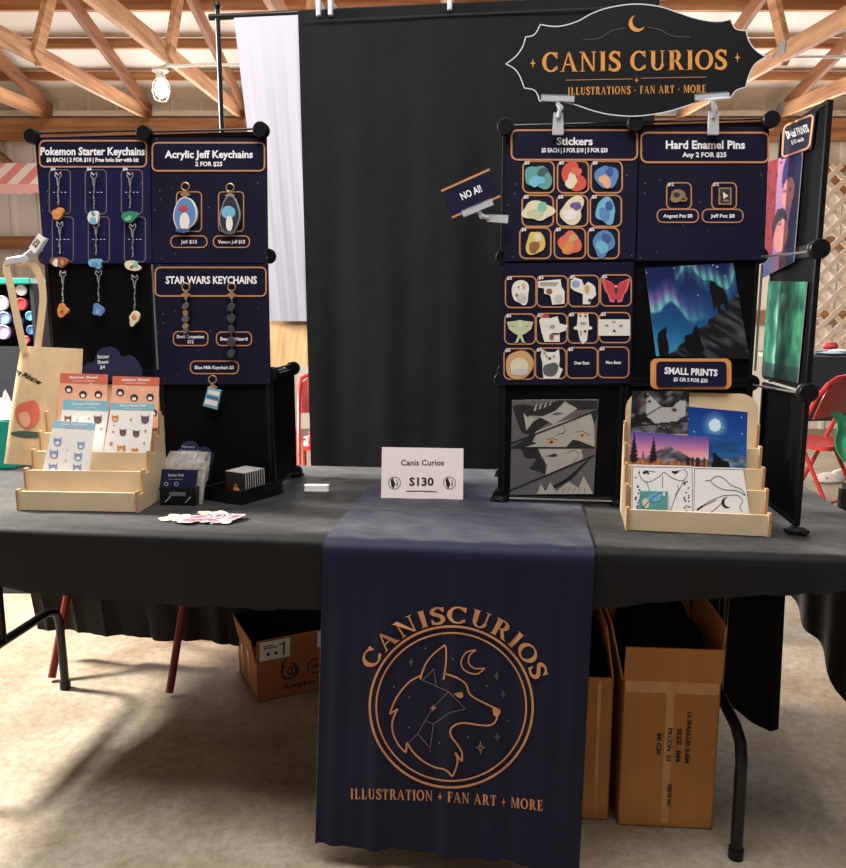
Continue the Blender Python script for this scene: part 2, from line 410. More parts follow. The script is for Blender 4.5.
def smoothline(pts, sub=5, closed=False):
    n = len(pts); out = []
    for i in range(n if closed else n-1):
        g = lambda k: pts[k % n] if closed else pts[max(0, min(n-1, k))]
        p0, p1, p2, p3 = g(i-1), g(i), g(i+1), g(i+2)
        for j in range(sub):
            t = j/sub
            out.append(tuple(0.5*(2*p1[d]+(p2[d]-p0[d])*t+(2*p0[d]-5*p1[d]+4*p2[d]-p3[d])*t*t+(3*p1[d]-p0[d]-3*p2[d]+p3[d])*t**3) for d in range(len(p1))))
    if not closed: out.append(pts[-1])
    return out

# --- serif display capitals, unit height, y up: list of polygons/strips per letter
def arcstrip(cx, cy, rx, ry, a0, a1, T, t, n=18):
    L = []; Rr = []
    for i in range(n+1):
        a = radians(a0+(a1-a0)*i/n); w = (t+(T-t)*abs(cos(a))**1.3)/2
        L.append((cx+(rx+w)*cos(a), cy+(ry+min(w, .06))*sin(a))); Rr.append((cx+(rx-w)*cos(a), cy+(ry-min(w, .06))*sin(a)))
    return [[L[i], L[i+1], Rr[i+1], Rr[i]] for i in range(n)]
def rct(x0, y0, x1, y1): return [(x0, y0), (x1, y0), (x1, y1), (x0, y1)]
def serif(x, y, w=.13, d=1):
    return [(x-w, y), (x+w, y), (x+w*.5, y+.05*d), (x-w*.5, y+.05*d)]
def glyph(ch):
    T, t = .20, .085
    if ch == 'I': return [rct(.12, 0, .12+T, 1), serif(.205, 0, .17), serif(.205, 1, .17, -1)], .41
    if ch == 'C': return arcstrip(.42, .5, .34, .46, 38, 322, T, t)+[[(.62, .98), (.74, .98), (.74, .64), (.66, .72)], [(.62, .06), (.76, .12), (.74, .32), (.66, .24)]], .84
    if ch == 'O': return arcstrip(.44, .5, .35, .46, 0, 360, T, t, 26), .88
    if ch == 'S':
        c = smoothline([(.54, .78), (.44, .93), (.28, .95), (.14, .82), (.16, .66), (.32, .54), (.48, .42), (.54, .24), (.44, .08), (.26, .04), (.12, .12), (.08, .28)], 4)
        w = [t+(T-t)*max(0, sin(pi*i/(len(c)-1)))**1.2 for i in range(len(c))]; P = []
        for i in range(len(c)-1):
            q = []
            for k in (i, i+1):
                a, b = c[max(0, k-1)], c[min(len(c)-1, k+1)]; dx, dy = b[0]-a[0], b[1]-a[1]; L = hypot(dx, dy)
                q.append(((c[k][0]-dy/L*w[k]/2, c[k][1]+dx/L*w[k]/2), (c[k][0]+dy/L*w[k]/2, c[k][1]-dx/L*w[k]/2)))
            P.append([q[0][0], q[1][0], q[1][1], q[0][1]])
        return P+[[(.50, .98), (.60, .98), (.59, .68), (.53, .70)], [(.03, .02), (.12, .02), (.10, .34), (.04, .34)]], .64
    if ch == 'A': return [[(.05, 0), (.12, 0), (.42, 1), (.36, 1)], [(.34, 1), (.44, 1), (.80, 0), (.60, 0)], rct(.2, .33, .62, .40), serif(.08, 0, .12), serif(.70, 0, .18)], .84
    if ch == 'N': return [rct(.14, 0, .21, 1), rct(.70, 0, .77, 1), [(.06, 1), (.25, 1), (.79, 0), (.68, 0)], serif(.175, 0, .14), serif(.735, 1, .14, -1), serif(.12, 1, .12, -1)], .90
    if ch == 'U': return [rct(.12, .3, .12+T, 1), rct(.64, .3, .71, 1)]+arcstrip(.44, .33, .235, .29, 180, 360, T*.8, t, 12)+[serif(.2, 1, .17, -1), serif(.675, 1, .13, -1)], .86
    if ch == 'R': return [rct(.12, 0, .12+T, 1), serif(.205, 0, .17), serif(.12, 1, .09, -1), rct(.2, .93, .42, 1), rct(.2, .44, .44, .51)]+arcstrip(.40, .72, .17, .245, -90, 90, T, t, 10)+[[(.36, .48), (.52, .5), (.82, .0), (.62, .0)], serif(.72, 0, .14)], .84
    if ch == 'L': return [rct(.12, 0, .12+T, 1), serif(.205, 1, .17, -1), rct(.04, 0, .60, .06), [(.5, .04), (.62, 0), (.64, .3), (.59, .3)]], .68
    if ch == 'T': return [rct(.27, 0, .27+T, 1), serif(.355, 0, .17), rct(.04, .93, .67, 1), [(.03, 1), (.10, 1), (.08, .7), (.03, .7)], [(.61, 1), (.68, 1), (.68, .7), (.63, .7)]], .71
    if ch == 'F': return [rct(.12, 0, .12+T, 1), serif(.205, 0, .17), rct(.04, .93, .60, 1), rct(.2, .48, .48, .54), [(.54, 1), (.61, 1), (.61, .7), (.57, .7)], rct(.45, .4, .49, .62)], .66
    if ch == 'E': return [rct(.12, 0, .12+T, 1), rct(.04, .93, .60, 1), rct(.2, .48, .48, .54), rct(.04, 0, .60, .07), [(.54, 1), (.61, 1), (.61, .72), (.57, .72)], [(.55, 0), (.63, 0), (.63, .3), (.58, .3)], rct(.45, .4, .49, .62)], .70
    if ch == 'M': return [rct(.12, 0, .19, 1), rct(.78, 0, .78+T, 1), [(.10, 1), (.28, 1), (.58, .05), (.50, .05)], [(.84, 1), (.78, 1), (.48, .05), (.56, .05)], serif(.155, 0, .13), serif(.86, 0, .17)], 1.06
    if ch == '+': return [[(x+.3, y+.45) for x, y in star4(0, 0, .28, .3, .46)]], .60
    if ch == '.': return [[(x+.2, y+.45) for x, y in ell(0, 0, .09, .09, 10)]], .40
    return [], .34
def display_text(mb, body, mt, place, gap=.04):
    """place(s, y): s in 0..1 along the line, y letter height 0..1; draws every letter"""
    x = 0; run = []
    for ch in body:
        P, w = glyph(ch); run.append((x, P)); x += w+gap
    tot = x-gap
    for x0, P in run:
        for p in P: mb.poly([( (q[0]+x0)/tot, q[1]) for q in p], mt, lambda a, b, o=0: place(a, b))
    return tot

# ================================================================== THE BARN
m = MB(); m.box((0, 4, -0.05), (26, 22, 0.1), 'concrete'); struct(m, 'floor')
WY = 8.0
m = MB(); prof = []
x = -11.0
while x < 11:
    prof += [(x, 0), (x+.19, 0), (x+.215, -.02), (x+.245, -.02), (x+.27, 0)]; x += .27
V = [(a, WY+b, z) for z in (0, 3.4) for a, b in prof]; n = len(prof)
m.add(V, [(i, i+1, n+i+1, n+i) for i in range(n-1)], 'steel_white'); m.box((0, WY+.06, 1.7), (22, .05, 3.4), 'steel_white'); struct(m, 'wall_back')
SL = 0.235; EZ = 3.04
def roofz(y): return EZ+.12+SL*(7.85-y)
m = MB(); m.add([(-11, WY+.2, roofz(WY+.2)+.06), (11, WY+.2, roofz(WY+.2)+.06), (11, 3.2, roofz(3.2)+.06), (-11, 3.2, roofz(3.2)+.06),
                 (-11, WY+.2, roofz(WY+.2)+.12), (11, WY+.2, roofz(WY+.2)+.12), (11, 3.2, roofz(3.2)+.12), (-11, 3.2, roofz(3.2)+.12)],
                [(0, 1, 2, 3), (7, 6, 5, 4), (0, 4, 5, 1), (1, 5, 6, 2), (2, 6, 7, 3), (3, 7, 4, 0)], 'steel_white'); struct(m, 'ceiling')
tn = 0
def trim(m):
    global tn
    tn += 1; return struct(m, 'trim_%d' % tn)
# header, girts, ledge
for (z, h, mt, d) in ((2.90, .20, 'timber_cross', .07), (3.05, .05, 'steel_white', .05), (1.85, .12, 'timber_girt', .06), (1.14, .12, 'timber_girt', .06), (2.55, .05, 'timber_girt', .04)):
    m = MB(); m.box((0, WY-.03-d/2-.02, z), (21.6, d, h), mt); trim(m)
# purlins under the roof sheet
y = 7.45
while y > 3.3:
    m = MB(); m.box((0, y, roofz(y)+.005), (21.6, .04, .075), 'timber_cross'); trim(m); y -= .5
# trusses
def px_x(px): return (px-CX)/FOC*7.41
for px in (-152, -54, 45, 145, 240, 338, 436, 534, 680, 780, 880, 980):
    X = px_x(px); m = MB()
    m.bar((X, 7.84, EZ), (X, 3.2, EZ-.40+.40*2.2/6.84), .038, .115, 'timber_depth')
    m.bar((X+.035, 7.84, EZ+.02), (X+.035, 3.2, roofz(3.2)-.12), .038, .12, 'timber_top')
    for yy, dy in ((5.6, .35), (3.3, 1.0)):
        m.bar((X+.02, yy, EZ-.05-.058*(7.8-yy)), (X+.02, yy+dy, roofz(yy+dy)-.16), .04, .10, 'timber_depth')
    m.box((X-.022, 7.74, EZ+.02), (.006, .14, .10), 'c_grey')
    for yy in (5.6, 3.4): m.box((X-.022, yy, EZ-.058*(7.8-yy)+.02), (.006, .10, .09), 'c_grey')
    trim(m)
for px, s in ((-30, 1), (796, 1)):
    X = px_x(px); m = MB(); m.bar((X, 7.86, 2.85), (X+.85*s, 7.86, 2.1), .05, .12, 'timber_girt', up=(0, 1, 0)); trim(m)

# ------------------------------------------------------------------ caged work light and cable
P = at_y(160, 68, 5.6)
t = empty('string_light', 'lit white caged bulb hanging from the string light under the roof timbers', 'lamp', P)
m = MB(); m.lathe([(.012, 0), (.05, -.005), (.055, -.02), (.03, -.035), (.028, -.07), (.02, -.075)], 'cable_white'); m.build('socket', t, True)
m = MB(); m.lathe([(.018, -.075), (.03, -.10), (.042, -.135), (.038, -.165), (.02, -.185), (.004, -.19)], 'bulb_glow'); m.build('bulb', t, True)
m = MB()
for k in range(6):
    a = k*pi/3; m.tube([(r*cos(a), r*sin(a), z) for r, z in ((.03, -.06), (.055, -.10), (.06, -.15), (.045, -.20), (.01, -.215))], .003, 'cable_white', 5)
m.tube([(.06*cos(a), .06*sin(a), -.14) for a in [2*pi*k/16 for k in range(16)]], .003, 'cable_white', 5, True)
m.build('cage', t)
m = MB(); q = [P+Vector((0, 0, .0)), P+Vector((.06, 0, .02)), at_y(178, 66, 5.6), at_y(205, 64.5, 5.6), at_y(240, 64.5, 5.6), at_y(330, 62, 5.65), at_y(640, 58, 5.7), at_y(760, 57.5, 5.75), at_y(900, 56, 5.8)]
m.tube(smoothline([tuple(v) for v in q], 4), .010, 'cable_white', 6)
tag(m.build('power_cable', None, True), 'white electric cable strung across below the roof timbers', 'cable')

# ================================================================== THE TABLE
TA0, TA1, TZ = -1.54, 0.90, 0.748
t = empty('folding_table', 'long folding table with black bent tube legs under the black cloth', 'table', B(0, 0), YAW)
m = MB(); m.box(((TA0+TA1)/2, .375, .7225), (TA1-TA0-.02, .73, .045), 'concrete_shoe'); m.build('tabletop', t, bevel=.008)
def leg(a):
    m = MB(); L = []
    for b in (.10, .66):
        pass
    pts = [(a, .095, .012), (a, .10, .23), (a, .115, .27), (a, .16, .287), (a, .60, .287), (a, .645, .27), (a, .66, .23), (a, .665, .012)]
    m.tube(pts, .0135, 'black_metal', 10)
    m.tube([(a, .38, .287), (a, .38, .70)], .0135, 'black_metal', 10)
    m.tube([(a, .32, .287), (a, .32, .70)], .010, 'black_metal', 10)
    lg = m.build('leg', t, True)
    for b in (.095, .665):
        m = MB(); m.cyl((a, b, 0), (a, b, .025), .017, 'black_plastic', 12); m.build('foot_cap', lg, True)
    return lg
leg(-1.335); leg(.635)

# tablecloth --------------------------------------------------------
hemF = [(-1.62, .60), (-1.2, .60)]+[bp(px, py, -.02) for px, py in ((0, 586), (60, 594), (150, 602), (240, 607), (322, 611), (450, 612), (595, 607), (700, 599), (846, 590))]+[(1.05, .655)]
def interp(T, x):
    for (x0, y0), (x1, y1) in zip(T, T[1:]):
        if x <= x1: return y0+(y1-y0)*max(0, (x-x0)/(x1-x0))
    return T[-1][1]
A0, A1 = TA0-.012, TA1+.012
def wav(a, k=0.0): return .5*sin(a*17+k)+.3*sin(a*41+1.3+k*2)+.2*sin(a*73+k)
def cloth(u, v):
    a = A0+(A1-A0)*u
    # v: 0 back rim -> .45 front edge -> 1 front hem
    if v < .42:
        q = v/.42; b = .752-.745*q; z = TZ+.0012*wav(a*1.3+b*9)+.002*sin(b*31+a*7)*sin(a*5); 
        return Vector((a, b, max(TZ-.0005, z)))
    if v < .52:
        q = (v-.42)/.10*pi/2; return Vector((a, .007-.020*sin(q), TZ-.020+.020*cos(q)))
    q = (v-.52)/.48; hz = interp(hemF, a)+.004*wav(a*2)
    return Vector((a, -.014-.010*q+.006*q*wav(a*.9), TZ-.020+(hz-TZ+.020)*q))
m = MB(); m.sheetgrid(cloth, 150, 60, 'cloth_black', .0015)
backT = [(A0, .11), (-1.35, .105), (-1.15, .095), (-.9, .095), (-.72, .085), (-.60, .12), (-.4, .14), (-.2, .14), (.0, .13), (.4, .2), (.55, .16), (.64, .12), (.70, .11), (.76, .10), (.80, .07), (.835, .06), (A1, .08)]
def skirt_back(u, v):
    a = A0+(.865-A0)*u; hz = interp(backT, a); z = TZ-.005+(hz-TZ+.005)*v
    b = .758+.11*v if a < .3 else .758+.11*v-(.30*v)*min(1, (a-.3)/.5)
    return Vector((a+.045*(1-v)*max(0, (a-.7))/.15, b+.022*v*wav(a*1.5, .7), z))
m.sheetgrid(skirt_back, 110, 16, 'cloth_black', .0015)
def skirt_end(x, sg):
    def f(u, v):
        b = .756-.77*u; hz = .40-.05*u-.22*u*u+.012*sin(u*21) if sg > 0 else .56+.02*sin(u*8)
        return Vector((x+sg*(.004+.012*v*sin(u*13)**2), b, TZ-.005+(hz-TZ+.005)*v))
    return f
m.sheetgrid(skirt_end(A1, 1), 30, 14, 'cloth_black', .0015)
m.sheetgrid(skirt_end(A0, -1), 30, 14, 'cloth_black', .0015)
o = m.build('tablecloth', None, True, loc=B(0, 0), rz=YAW)
tag(o, 'black cloth draped over the long table, its front hem above the floor', 'tablecloth')

# runner with logo --------------------------------------------------
RL, RR = -.279, .283
def runner(u, w, off=0.0):
    """u 0..1 across, w metres along the cloth from the back end (0) over the front edge (.76) down to the hem"""
    a = RL+(RR-RL)*u
    if w < .755:
        return Vector((a, .745-w, TZ+.004+off+.0008*sin(a*60)*sin(w*23)))
    if w < .80:
        q = (w-.755)/.045*pi/2; r = .026+off; return Vector((a, -.010-r*sin(q), TZ-.022+r*cos(q)))
    d = w-.80; k = min(1, d/.25)
    fold = .006*sin(u*19+.6)+.004*sin(u*43+1)+.0025*sin(u*71)
    aa = a*(1+.055*d) - .03*d
    return Vector((aa, -.036-off+k*(fold-.004)-.012*d, TZ-.022-d))
RH = .80+.675
m = MB(); m.sheetgrid(lambda u, v: runner(u, RH*v-(.0 if v < 1 else .006*sin(u*5))), 90, 110, 'runner_cloth', .0012)
rl = m.build('table_runner', None, True, loc=B(0, 0), rz=YAW)
tag(rl, 'navy table runner with a gold wolf logo hanging over the table front', 'table runner')
def rfn(px, py, off=0.0):                               # emblem position on the hanging, folded cloth
    bb = -.045
    for _ in range(3):
        a, z = bp(px, py, bb); d = TZ-.022-z; u = ((a+.03*d)/(1+.055*d)-RL)/(RR-RL); p = runner(u, .80+d, .0045); bb = p.y
    return p
m = MB(); m.flatart = True
K = 846/215
def zp(x, y): return (345+x/K, 590+y/K)
ccx, ccy = zp(418, 460)
def rs(pts, n=4):
    out = []
    for (x0, y0), (x1, y1) in zip(pts, pts[1:]):
        for k in range(n): out.append((x0+(x1-x0)*k/n, y0+(y1-y0)*k/n))
    return out+[pts[-1]]
G = 'gold_ink'
m.strip(ell(ccx, ccy, 81.5, 80.5, 96), 2.3, G, rfn, closed=True)
m.strip(ell(ccx, ccy, 75, 74, 96), 1.7, G, rfn, closed=True)
L = [smoothline([(297, 352), (302, 330), (318, 290), (345, 255), (385, 222), (394, 220), (398, 240), (397, 290), (388, 352)]),
     smoothline([(300, 336), (255, 360), (215, 405), (192, 445), (176, 488)]), [(176, 488), (207, 468)],
     smoothline([(207, 468), (190, 505), (185, 540), (195, 580), (215, 615), (240, 640)]), [(240, 640), (243, 600)],
     smoothline([(243, 600), (270, 640), (310, 675), (355, 698), (385, 704), (405, 715), (422, 735)]),
     smoothline([(397, 330), (440, 345), (475, 370), (490, 408), (520, 430), (580, 460), (608, 472)]),
     smoothline([(600, 500), (585, 525), (560, 533), (520, 530), (470, 523), (435, 530), (415, 550), (418, 575), (440, 605), (460, 640), (460, 675)]),
     [(460, 675), (434, 640)], smoothline([(434, 640), (443, 668), (437, 700), (422, 735)])]
for l in L: m.strip([zp(*p) for p in rs(l, 2)], 1.7, G, rfn)
m.poly([zp(*p) for p in [(580, 461), (612, 473), (612, 482), (598, 503), (584, 490)]], G, rfn)
m.poly([zp(*p) for p in [(428, 408), (445, 402), (462, 402), (465, 420), (452, 427)]], G, rfn)
for l in ([(305, 355), (350, 312), (358, 378), (305, 355)], [(358, 378), (407, 400), (475, 468), (412, 482), (348, 528), (335, 622), (286, 565), (345, 465), (407, 400)], [(286, 565), (243, 608)], [(320, 515), (348, 528)]):
    m.strip([zp(*p) for p in rs(l, 6)], .7, 'thin_gold_ink', rfn)
m.poly([zp(*p) for p in star4(347, 464, 14, .35)], G, rfn)
cr = smoothline([(515, 236), (478, 245), (457, 280), (465, 310), (495, 328), (525, 328), (550, 308)])
m.strip([zp(*p) for p in cr], 1.4, G, rfn); m.strip([zp(*p) for p in smoothline([(515, 236), (490, 258), (487, 288), (510, 308), (550, 308)])], 1.3, G, rfn)
for x, y, r in ((260, 283, 17), (596, 338, 16), (622, 410, 17), (600, 578, 17), (533, 620, 27)):
    P4 = star4(x, y, r*.62, .25, r); m.strip([zp(*p) for p in P4], .7, 'thin_gold_ink' if r < 20 else G, rfn, closed=True)
for x, y in ((192, 380), (252, 423), (316, 230), (252, 540), (425, 272), (557, 378), (641, 514), (485, 578), (370, 602), (314, 517), (335, 632), (348, 312)):
    m.poly([zp(*p) for p in ell(x, y, 3.4, 3.4, 8)], 'thin_gold_ink', rfn)
def arc_place(s, y):
    a = radians(203-226*s*1.0); a = radians(205.5-(205.5+27)*s)
    r = 88+19*y; return rfn(ccx+r*1.005*cos(a), ccy-1.0-r*sin(a))
display_text(m, 'CANISCURIOS', 'gold_ink', lambda s, y: rfn(ccx+(86+17*y)*cos(radians(153.5-135*s)), ccy-(83.5+17*y)*sin(radians(153.5-135*s))), .10)
display_text(m, 'ILLUSTRATION + FAN ART + MORE', 'gold_ink', lambda s, y: rfn(350+193*s, 799-10.5*y+12*s-3*sin(pi*s)), .10)
m.build('emblem', rl)

# ================================================================== GRID RACKS
C = .297; Z0 = .762; TH = .006
def panel(m, a0, a1, b, z0, z1, axis='a'):              # plastic sheet with a raised rim
    if axis == 'a':
        m.box(((a0+a1)/2, b, (z0+z1)/2), (a1-a0, .003, z1-z0), 'panel_plastic')
        for z in (z0, z1): m.box(((a0+a1)/2, b, z), (a1-a0, .010, .010), 'black_plastic')
        for a in (a0, a1): m.box((a, b, (z0+z1)/2), (.010, .010, z1-z0), 'black_plastic')
    else:
        m.box((b, (a0+a1)/2, (z0+z1)/2), (.003, a1-a0, z1-z0), 'panel_plastic')
        for z in (z0, z1): m.box((b, (a0+a1)/2, z), (.010, a1-a0, .010), 'black_plastic')
        for a in (a0, a1): m.box((b, a, (z0+z1)/2), (.010, .010, z1-z0), 'black_plastic')
def slab(m, a0, a1, b0, b1, z):
    m.box(((a0+a1)/2, (b0+b1)/2, z), (a1-a0, b1-b0, .004), 'panel_plastic')
def connector(root, a, b, z, r=.0195, ry=0):
    m = MB(); M = Matrix.Rotation(pi/2, 3, 'X')
    m.lathe([(r*.9, -.012), (r, -.009), (r, .009), (r*.9, .012)], 'black_plastic', (a, b, z), 20, M)
    return m.build('connector', root, True)
def foot(root, a, b):
    m = MB(); m.lathe([(.012, .7498), (.022, .752), (.022, .760), (.012, .766)], 'black_plastic', (a, b, 0), 16)
    for k in range(5): m.tube([(a+.018*cos(k*1.26), b+.018*sin(k*1.26), .757), (a+.026*cos(k*1.26), b+.026*sin(k*1.26), .7535)], .004, 'black_plastic', 6)
    return m.build('foot', root, True)
def rod(root, p, q, mt='rod_metal'):
    m = MB(); m.cyl(p, q, .0028, mt, 8); return m.build('rod', root, True)

# left rack
LA, LB = -1.123, .39; C = .302; DL = .205
t = empty('display_rack', 'black grid panel rack on the left half of the table carrying keychain posters', 'rack', B(0, 0), YAW)
g = .006
for k in range(3):
    for c in range(2):
        m = MB(); panel(m, LA+c*C+g, LA+(c+1)*C-g, LB, Z0+k*C+g, Z0+(k+1)*C-g); m.build('panel', t)
for c in range(3):
    m = MB(); panel(m, LB+g, LB+DL-g, LA+c*C, Z0+g, Z0+C-g, 'b'); m.build('panel', t)
for c in range(2):
    m = MB(); panel(m, LA+c*C+g, LA+(c+1)*C-g, LB+DL, Z0+g, Z0+C-g); m.build('panel', t)
    m = MB(); slab(m, LA+c*C+g, LA+(c+1)*C-g, LB+g, LB+DL-g, Z0+C); m.build('panel', t)
for c in range(3):
    for k in range(4): connector(t, LA+c*C, LB-(.012 if k == 3 else -.010), Z0+k*C)
    for k in (0, 1): connector(t, LA+c*C, LB+DL, Z0+k*C)
    foot(t, LA+c*C, LB); foot(t, LA+c*C, LB+DL)
rod(t, (LA+C, LB-.010, Z0+C+.01), (LA+C, LB-.010, Z0+2*C-.02)); rod(t, (LA+.02, LB-.010, Z0+3*C+.008), (LA+C-.02, LB-.010, Z0+3*C+.008), 'black_metal'); rod(t, (LA+C+.02, LB-.010, Z0+3*C+.004), (LA+2*C-.02, LB-.010, Z0+3*C+.004), 'black_metal')
rod(t, (LA+2*C, LB+.02, Z0+C+.012), (LA+2*C, LB+DL-.02, Z0+C+.012))

# right rack
RA, RB = .081, .36; C = .297
t = empty('display_rack', 'black grid panel rack on the right with stickers, pins and an angled side wing', 'rack', B(0, 0), YAW)
for k in range(3):
    for c in range(2):
        m = MB(); panel(m, RA+c*C+g, RA+(c+1)*C-g, RB, Z0+k*C+g, Z0+(k+1)*C-g); m.build('panel', t)
for c in range(3):
    m = MB(); panel(m, RB+g, RB+C-g, RA+c*C, Z0+g, Z0+C-g, 'b'); m.build('panel', t)
for c in range(2):
    m = MB(); panel(m, RA+c*C+g, RA+(c+1)*C-g, RB+C, Z0+g, Z0+C-g); m.build('panel', t)
    m = MB(); slab(m, RA+c*C+g, RA+(c+1)*C-g, RB+g, RB+C-g, Z0+C); m.build('panel', t)
for c in range(3):
    for k in range(4): connector(t, RA+c*C, RB-(.012 if k == 3 else -.010), Z0+k*C)
    for k in (0, 1): connector(t, RA+c*C, RB+C, Z0+k*C)
    foot(t, RA+c*C, RB); foot(t, RA+c*C, RB+C)
WF, WB = Vector((.732, .154, 0)), Vector((.730, .445, 0))      # wing plan, front and back edge
wa = atan2((WB-WF).y, (WB-WF).x)
for k in range(3):
    m = MB(); c_ = (WF+WB)/2+Vector((0, 0, Z0+(k+.5)*C)); R3 = Matrix.Rotation(wa, 3, 'Z'); Lw = (WB-WF).length
    m.box(c_, (Lw-.01, .003, C-.01), 'panel_plastic', R3)
    for sz in (-1, 1): m.box(c_+Vector((0, 0, sz*(C/2-.008))), (Lw-.01, .009, .010), 'black_plastic', R3)
    for q in (WF, WB): m.box(Vector((q.x, q.y, c_.z)), (.010, .010, C-.012), 'black_plastic', R3)
    m.build('panel', t)
for k in range(0, 4):
    if k in (1, 2): connector(t, WF.x, WF.y, Z0+k*C, .021); rod(t, (RA+2*C, RB-.016, Z0+k*C-.004), (WF.x, WF.y+.01, Z0+k*C-.004))
foot(t, WF.x, WF.y); foot(t, WB.x, WB.y)
rod(t, (RA-.004, RB-.010, Z0+2*C+.02), (RA-.004, RB-.010, Z0+3*C-.02), 'black_metal')
rod(t, (RA+.02, RB-.010, Z0+3*C+.004), (RA+C-.02, RB-.010, Z0+3*C+.004), 'black_metal'); rod(t, (RA+C+.02, RB-.010, Z0+3*C+.004), (RA+2*C-.02, RB-.010, Z0+3*C+.004), 'black_metal')
rod(t, (RA+2*C+.004, RB-.008, Z0+C+.03), (RA+2*C+.004, RB-.008, Z0+2*C-.02))
rod(t, (RA+.025, RB-.012, Z0-.0), (RA+C-.02, RB-.012, Z0-.0))

# ================================================================== POSTERS
PL = Plane(B(0, LB-.0065)); PR = Plane(B(0, RB-.0065))
def poster(plane, rect, bg, draw, label, off=.0, cat='poster', group=None, name='poster', th=.0025):
    """rect = 4 photo corners or (x0,y0,x1,y1); a printed card mounted on the plane"""
    c = rect if isinstance(rect[0], tuple) else [(rect[0], rect[1]), (rect[2], rect[1]), (rect[2], rect[3]), (rect[0], rect[3])]
    cx, cy = sum(p[0] for p in c)/4, sum(p[1] for p in c)/4
    fn, M = plane.frame(cx, cy, off); m = MB(); m.flatart = True
    m.prism(c, bg, fn, 0, th); draw(m, lambda x, y, o=0.0: fn(x, y, th+.0004+o))
    o = m.build(name, None, M=M); return tag(o, label, cat, group)
def frame(m, fn, x0, y0, x1, y1, r, w, mt='gold_ink', fill=None, o=0.0):
    if fill: m.poly(rrect(x0, y0, x1, y1, r), fill, fn, o)
    m.strip(rrect(x0, y0, x1, y1, r), w, mt, fn, o+.0003, True)
def bump_card(m, fn, x0, y0, x1, y1, r, w, mt='gold_ink'):
    frame(m, fn, x0, y0, x1, y1, r, w, mt, 'navy_print', .0006)

KF = []
for j, (yt, yb, dx) in enumerate(((170, 214, 0), (217, 262, 3))):
    for i, xc in enumerate((60.5, 96.5, 132.5)): KF.append((xc-10.5+dx, yt, xc+10.5+dx, yb))
def d1(m, fn):
    bump_card(m, fn, 40.5, 141, 147, 167, 5, 1.5)
    m.text('Pokemon Starter Keychains', 93.5, 151.5, 'white_ink', fn, h=7.6, w=104, o=.0015, bold=.03)
    m.text('$6 EACH | 2 FOR $10 | Free holo bag with kit', 93.5, 160, 'white_ink', fn, h=4, w=92, o=.0015, bold=.03)
    for k, (x0, y0, x1, y1) in enumerate(KF):
        frame(m, fn, x0, y0, x1, y1, 4, .9, 'thin_gold_ink')
        m.text(('Orange', 'Water', 'Leaf', 'Flame', 'Wave', 'Green')[k] if False else '- - - -', (x0+x1)/2, y0+22, 'white_ink', fn, h=2.6, w=13, o=.0008, bold=.025)
        if k < 3: m.text('$6', x0+4, y0-1, 'white_ink', fn, h=3, w=5, o=.0008, bold=.03)
poster(PL, [(38, 137.5), (150, 138), (152, 263), (44, 264)], 'navy_stars_blue', d1, 'dark blue keychain poster with six framed slots, top left of the left rack')
def d2(m, fn):
    bump_card(m, fn, 153, 143, 265, 171, 5, 1.5)
    m.text('Acrylic Jeff Keychains', 209.5, 154.5, 'white_ink', fn, h=7.2, w=88, o=.0015, bold=.03)
    m.text('2 FOR $25', 209.5, 164.2, 'white_ink', fn, h=4.2, w=27, o=.0015, bold=.03)
    for x0, y0, x1, y1 in ((177, 192, 202, 231.5), (219, 192, 244, 231.5)): frame(m, fn, x0, y0, x1, y1, 4, 1)
    for x0, x1, s in ((171.5, 207.5, 'Jeff $13'), (214, 250, 'Venom Jeff $13')):
        bump_card(m, fn, x0, 236, x1, 247.5, 5, 1.1); m.text(s, (x0+x1)/2, 241.8, 'white_ink', fn, h=3.4, w=16 if len(s) < 10 else 27, o=.0015, bold=.025)
poster(PL, [(151.5, 137.5), (267, 138), (268.5, 263), (153, 263)], 'navy_stars', d2, 'dark blue poster behind two big acrylic charms, top right of the left rack')
def d3(m, fn):
    bump_card(m, fn, 156, 267.5, 266.5, 296, 5, 1.4)
    m.text('STAR WARS KEYCHAINS', 212, 280, 'white_ink', fn, h=7.2, w=91, o=.0015, bold=.03)
    for x0, x1, y0, y1, s in ((174, 208.5, 331.5, 345.5, 'Droid Companions\n$12'), (217, 252, 332, 345.5, 'Bead Wizard'), (191, 239, 361, 373.5, 'Blue Milk Keychain $5')):
        bump_card(m, fn, x0, y0, x1, y1, 5, 1.1)
        for i, q in enumerate(s.split('\n')):
            m.text(q, (x0+x1)/2, (y0+y1)/2+(5*i-(2 if '\n' in s else 0)), 'white_ink', fn, h=3.2, w=(27 if len(q) > 8 else 6) if x1-x0 < 40 else 39, o=.0015, bold=.025)
poster(PL, [(153, 264), (268.5, 264), (271, 384), (155, 384.5)], 'navy_stars', d3, 'dark blue poster with bead strings below the two big acrylic charms')
SF = [(x+(-2 if j == 2 else 0)*.8-(j*.8), y0, x+31-(j*.8)-(1.6 if j == 2 else 0), y1) for j, (y0, y1) in enumerate(((161.5, 193), (195.5, 226.5), (228, 258.5))) for x in (523, 557.5, 591)]
def d4(m, fn):
    bump_card(m, fn, 511.5, 130.5, 637, 160, 6, 1.8)
    m.text('Stickers', 574.5, 141.5, 'white_ink', fn, h=7.4, w=36, o=.0015, bold=.03)
    m.text('$5 EACH | 3 FOR $10 | 5 FOR $20', 574.5, 150.5, 'white_ink', fn, h=4.2, w=66, o=.0015, bold=.03)
    for x0, y0, x1, y1 in SF:
        frame(m, fn, x0, y0, x1, y1, 6, 1.5); m.text('$5', x0+4, y0+1.5, 'white_ink', fn, h=3, w=5, o=.0008, bold=.03)
poster(PR, [(507, 129), (638, 127.5), (635, 259), (503.5, 261)], 'navy_stars', d4, 'dark blue poster headed Stickers with a three by three grid of gold frames')
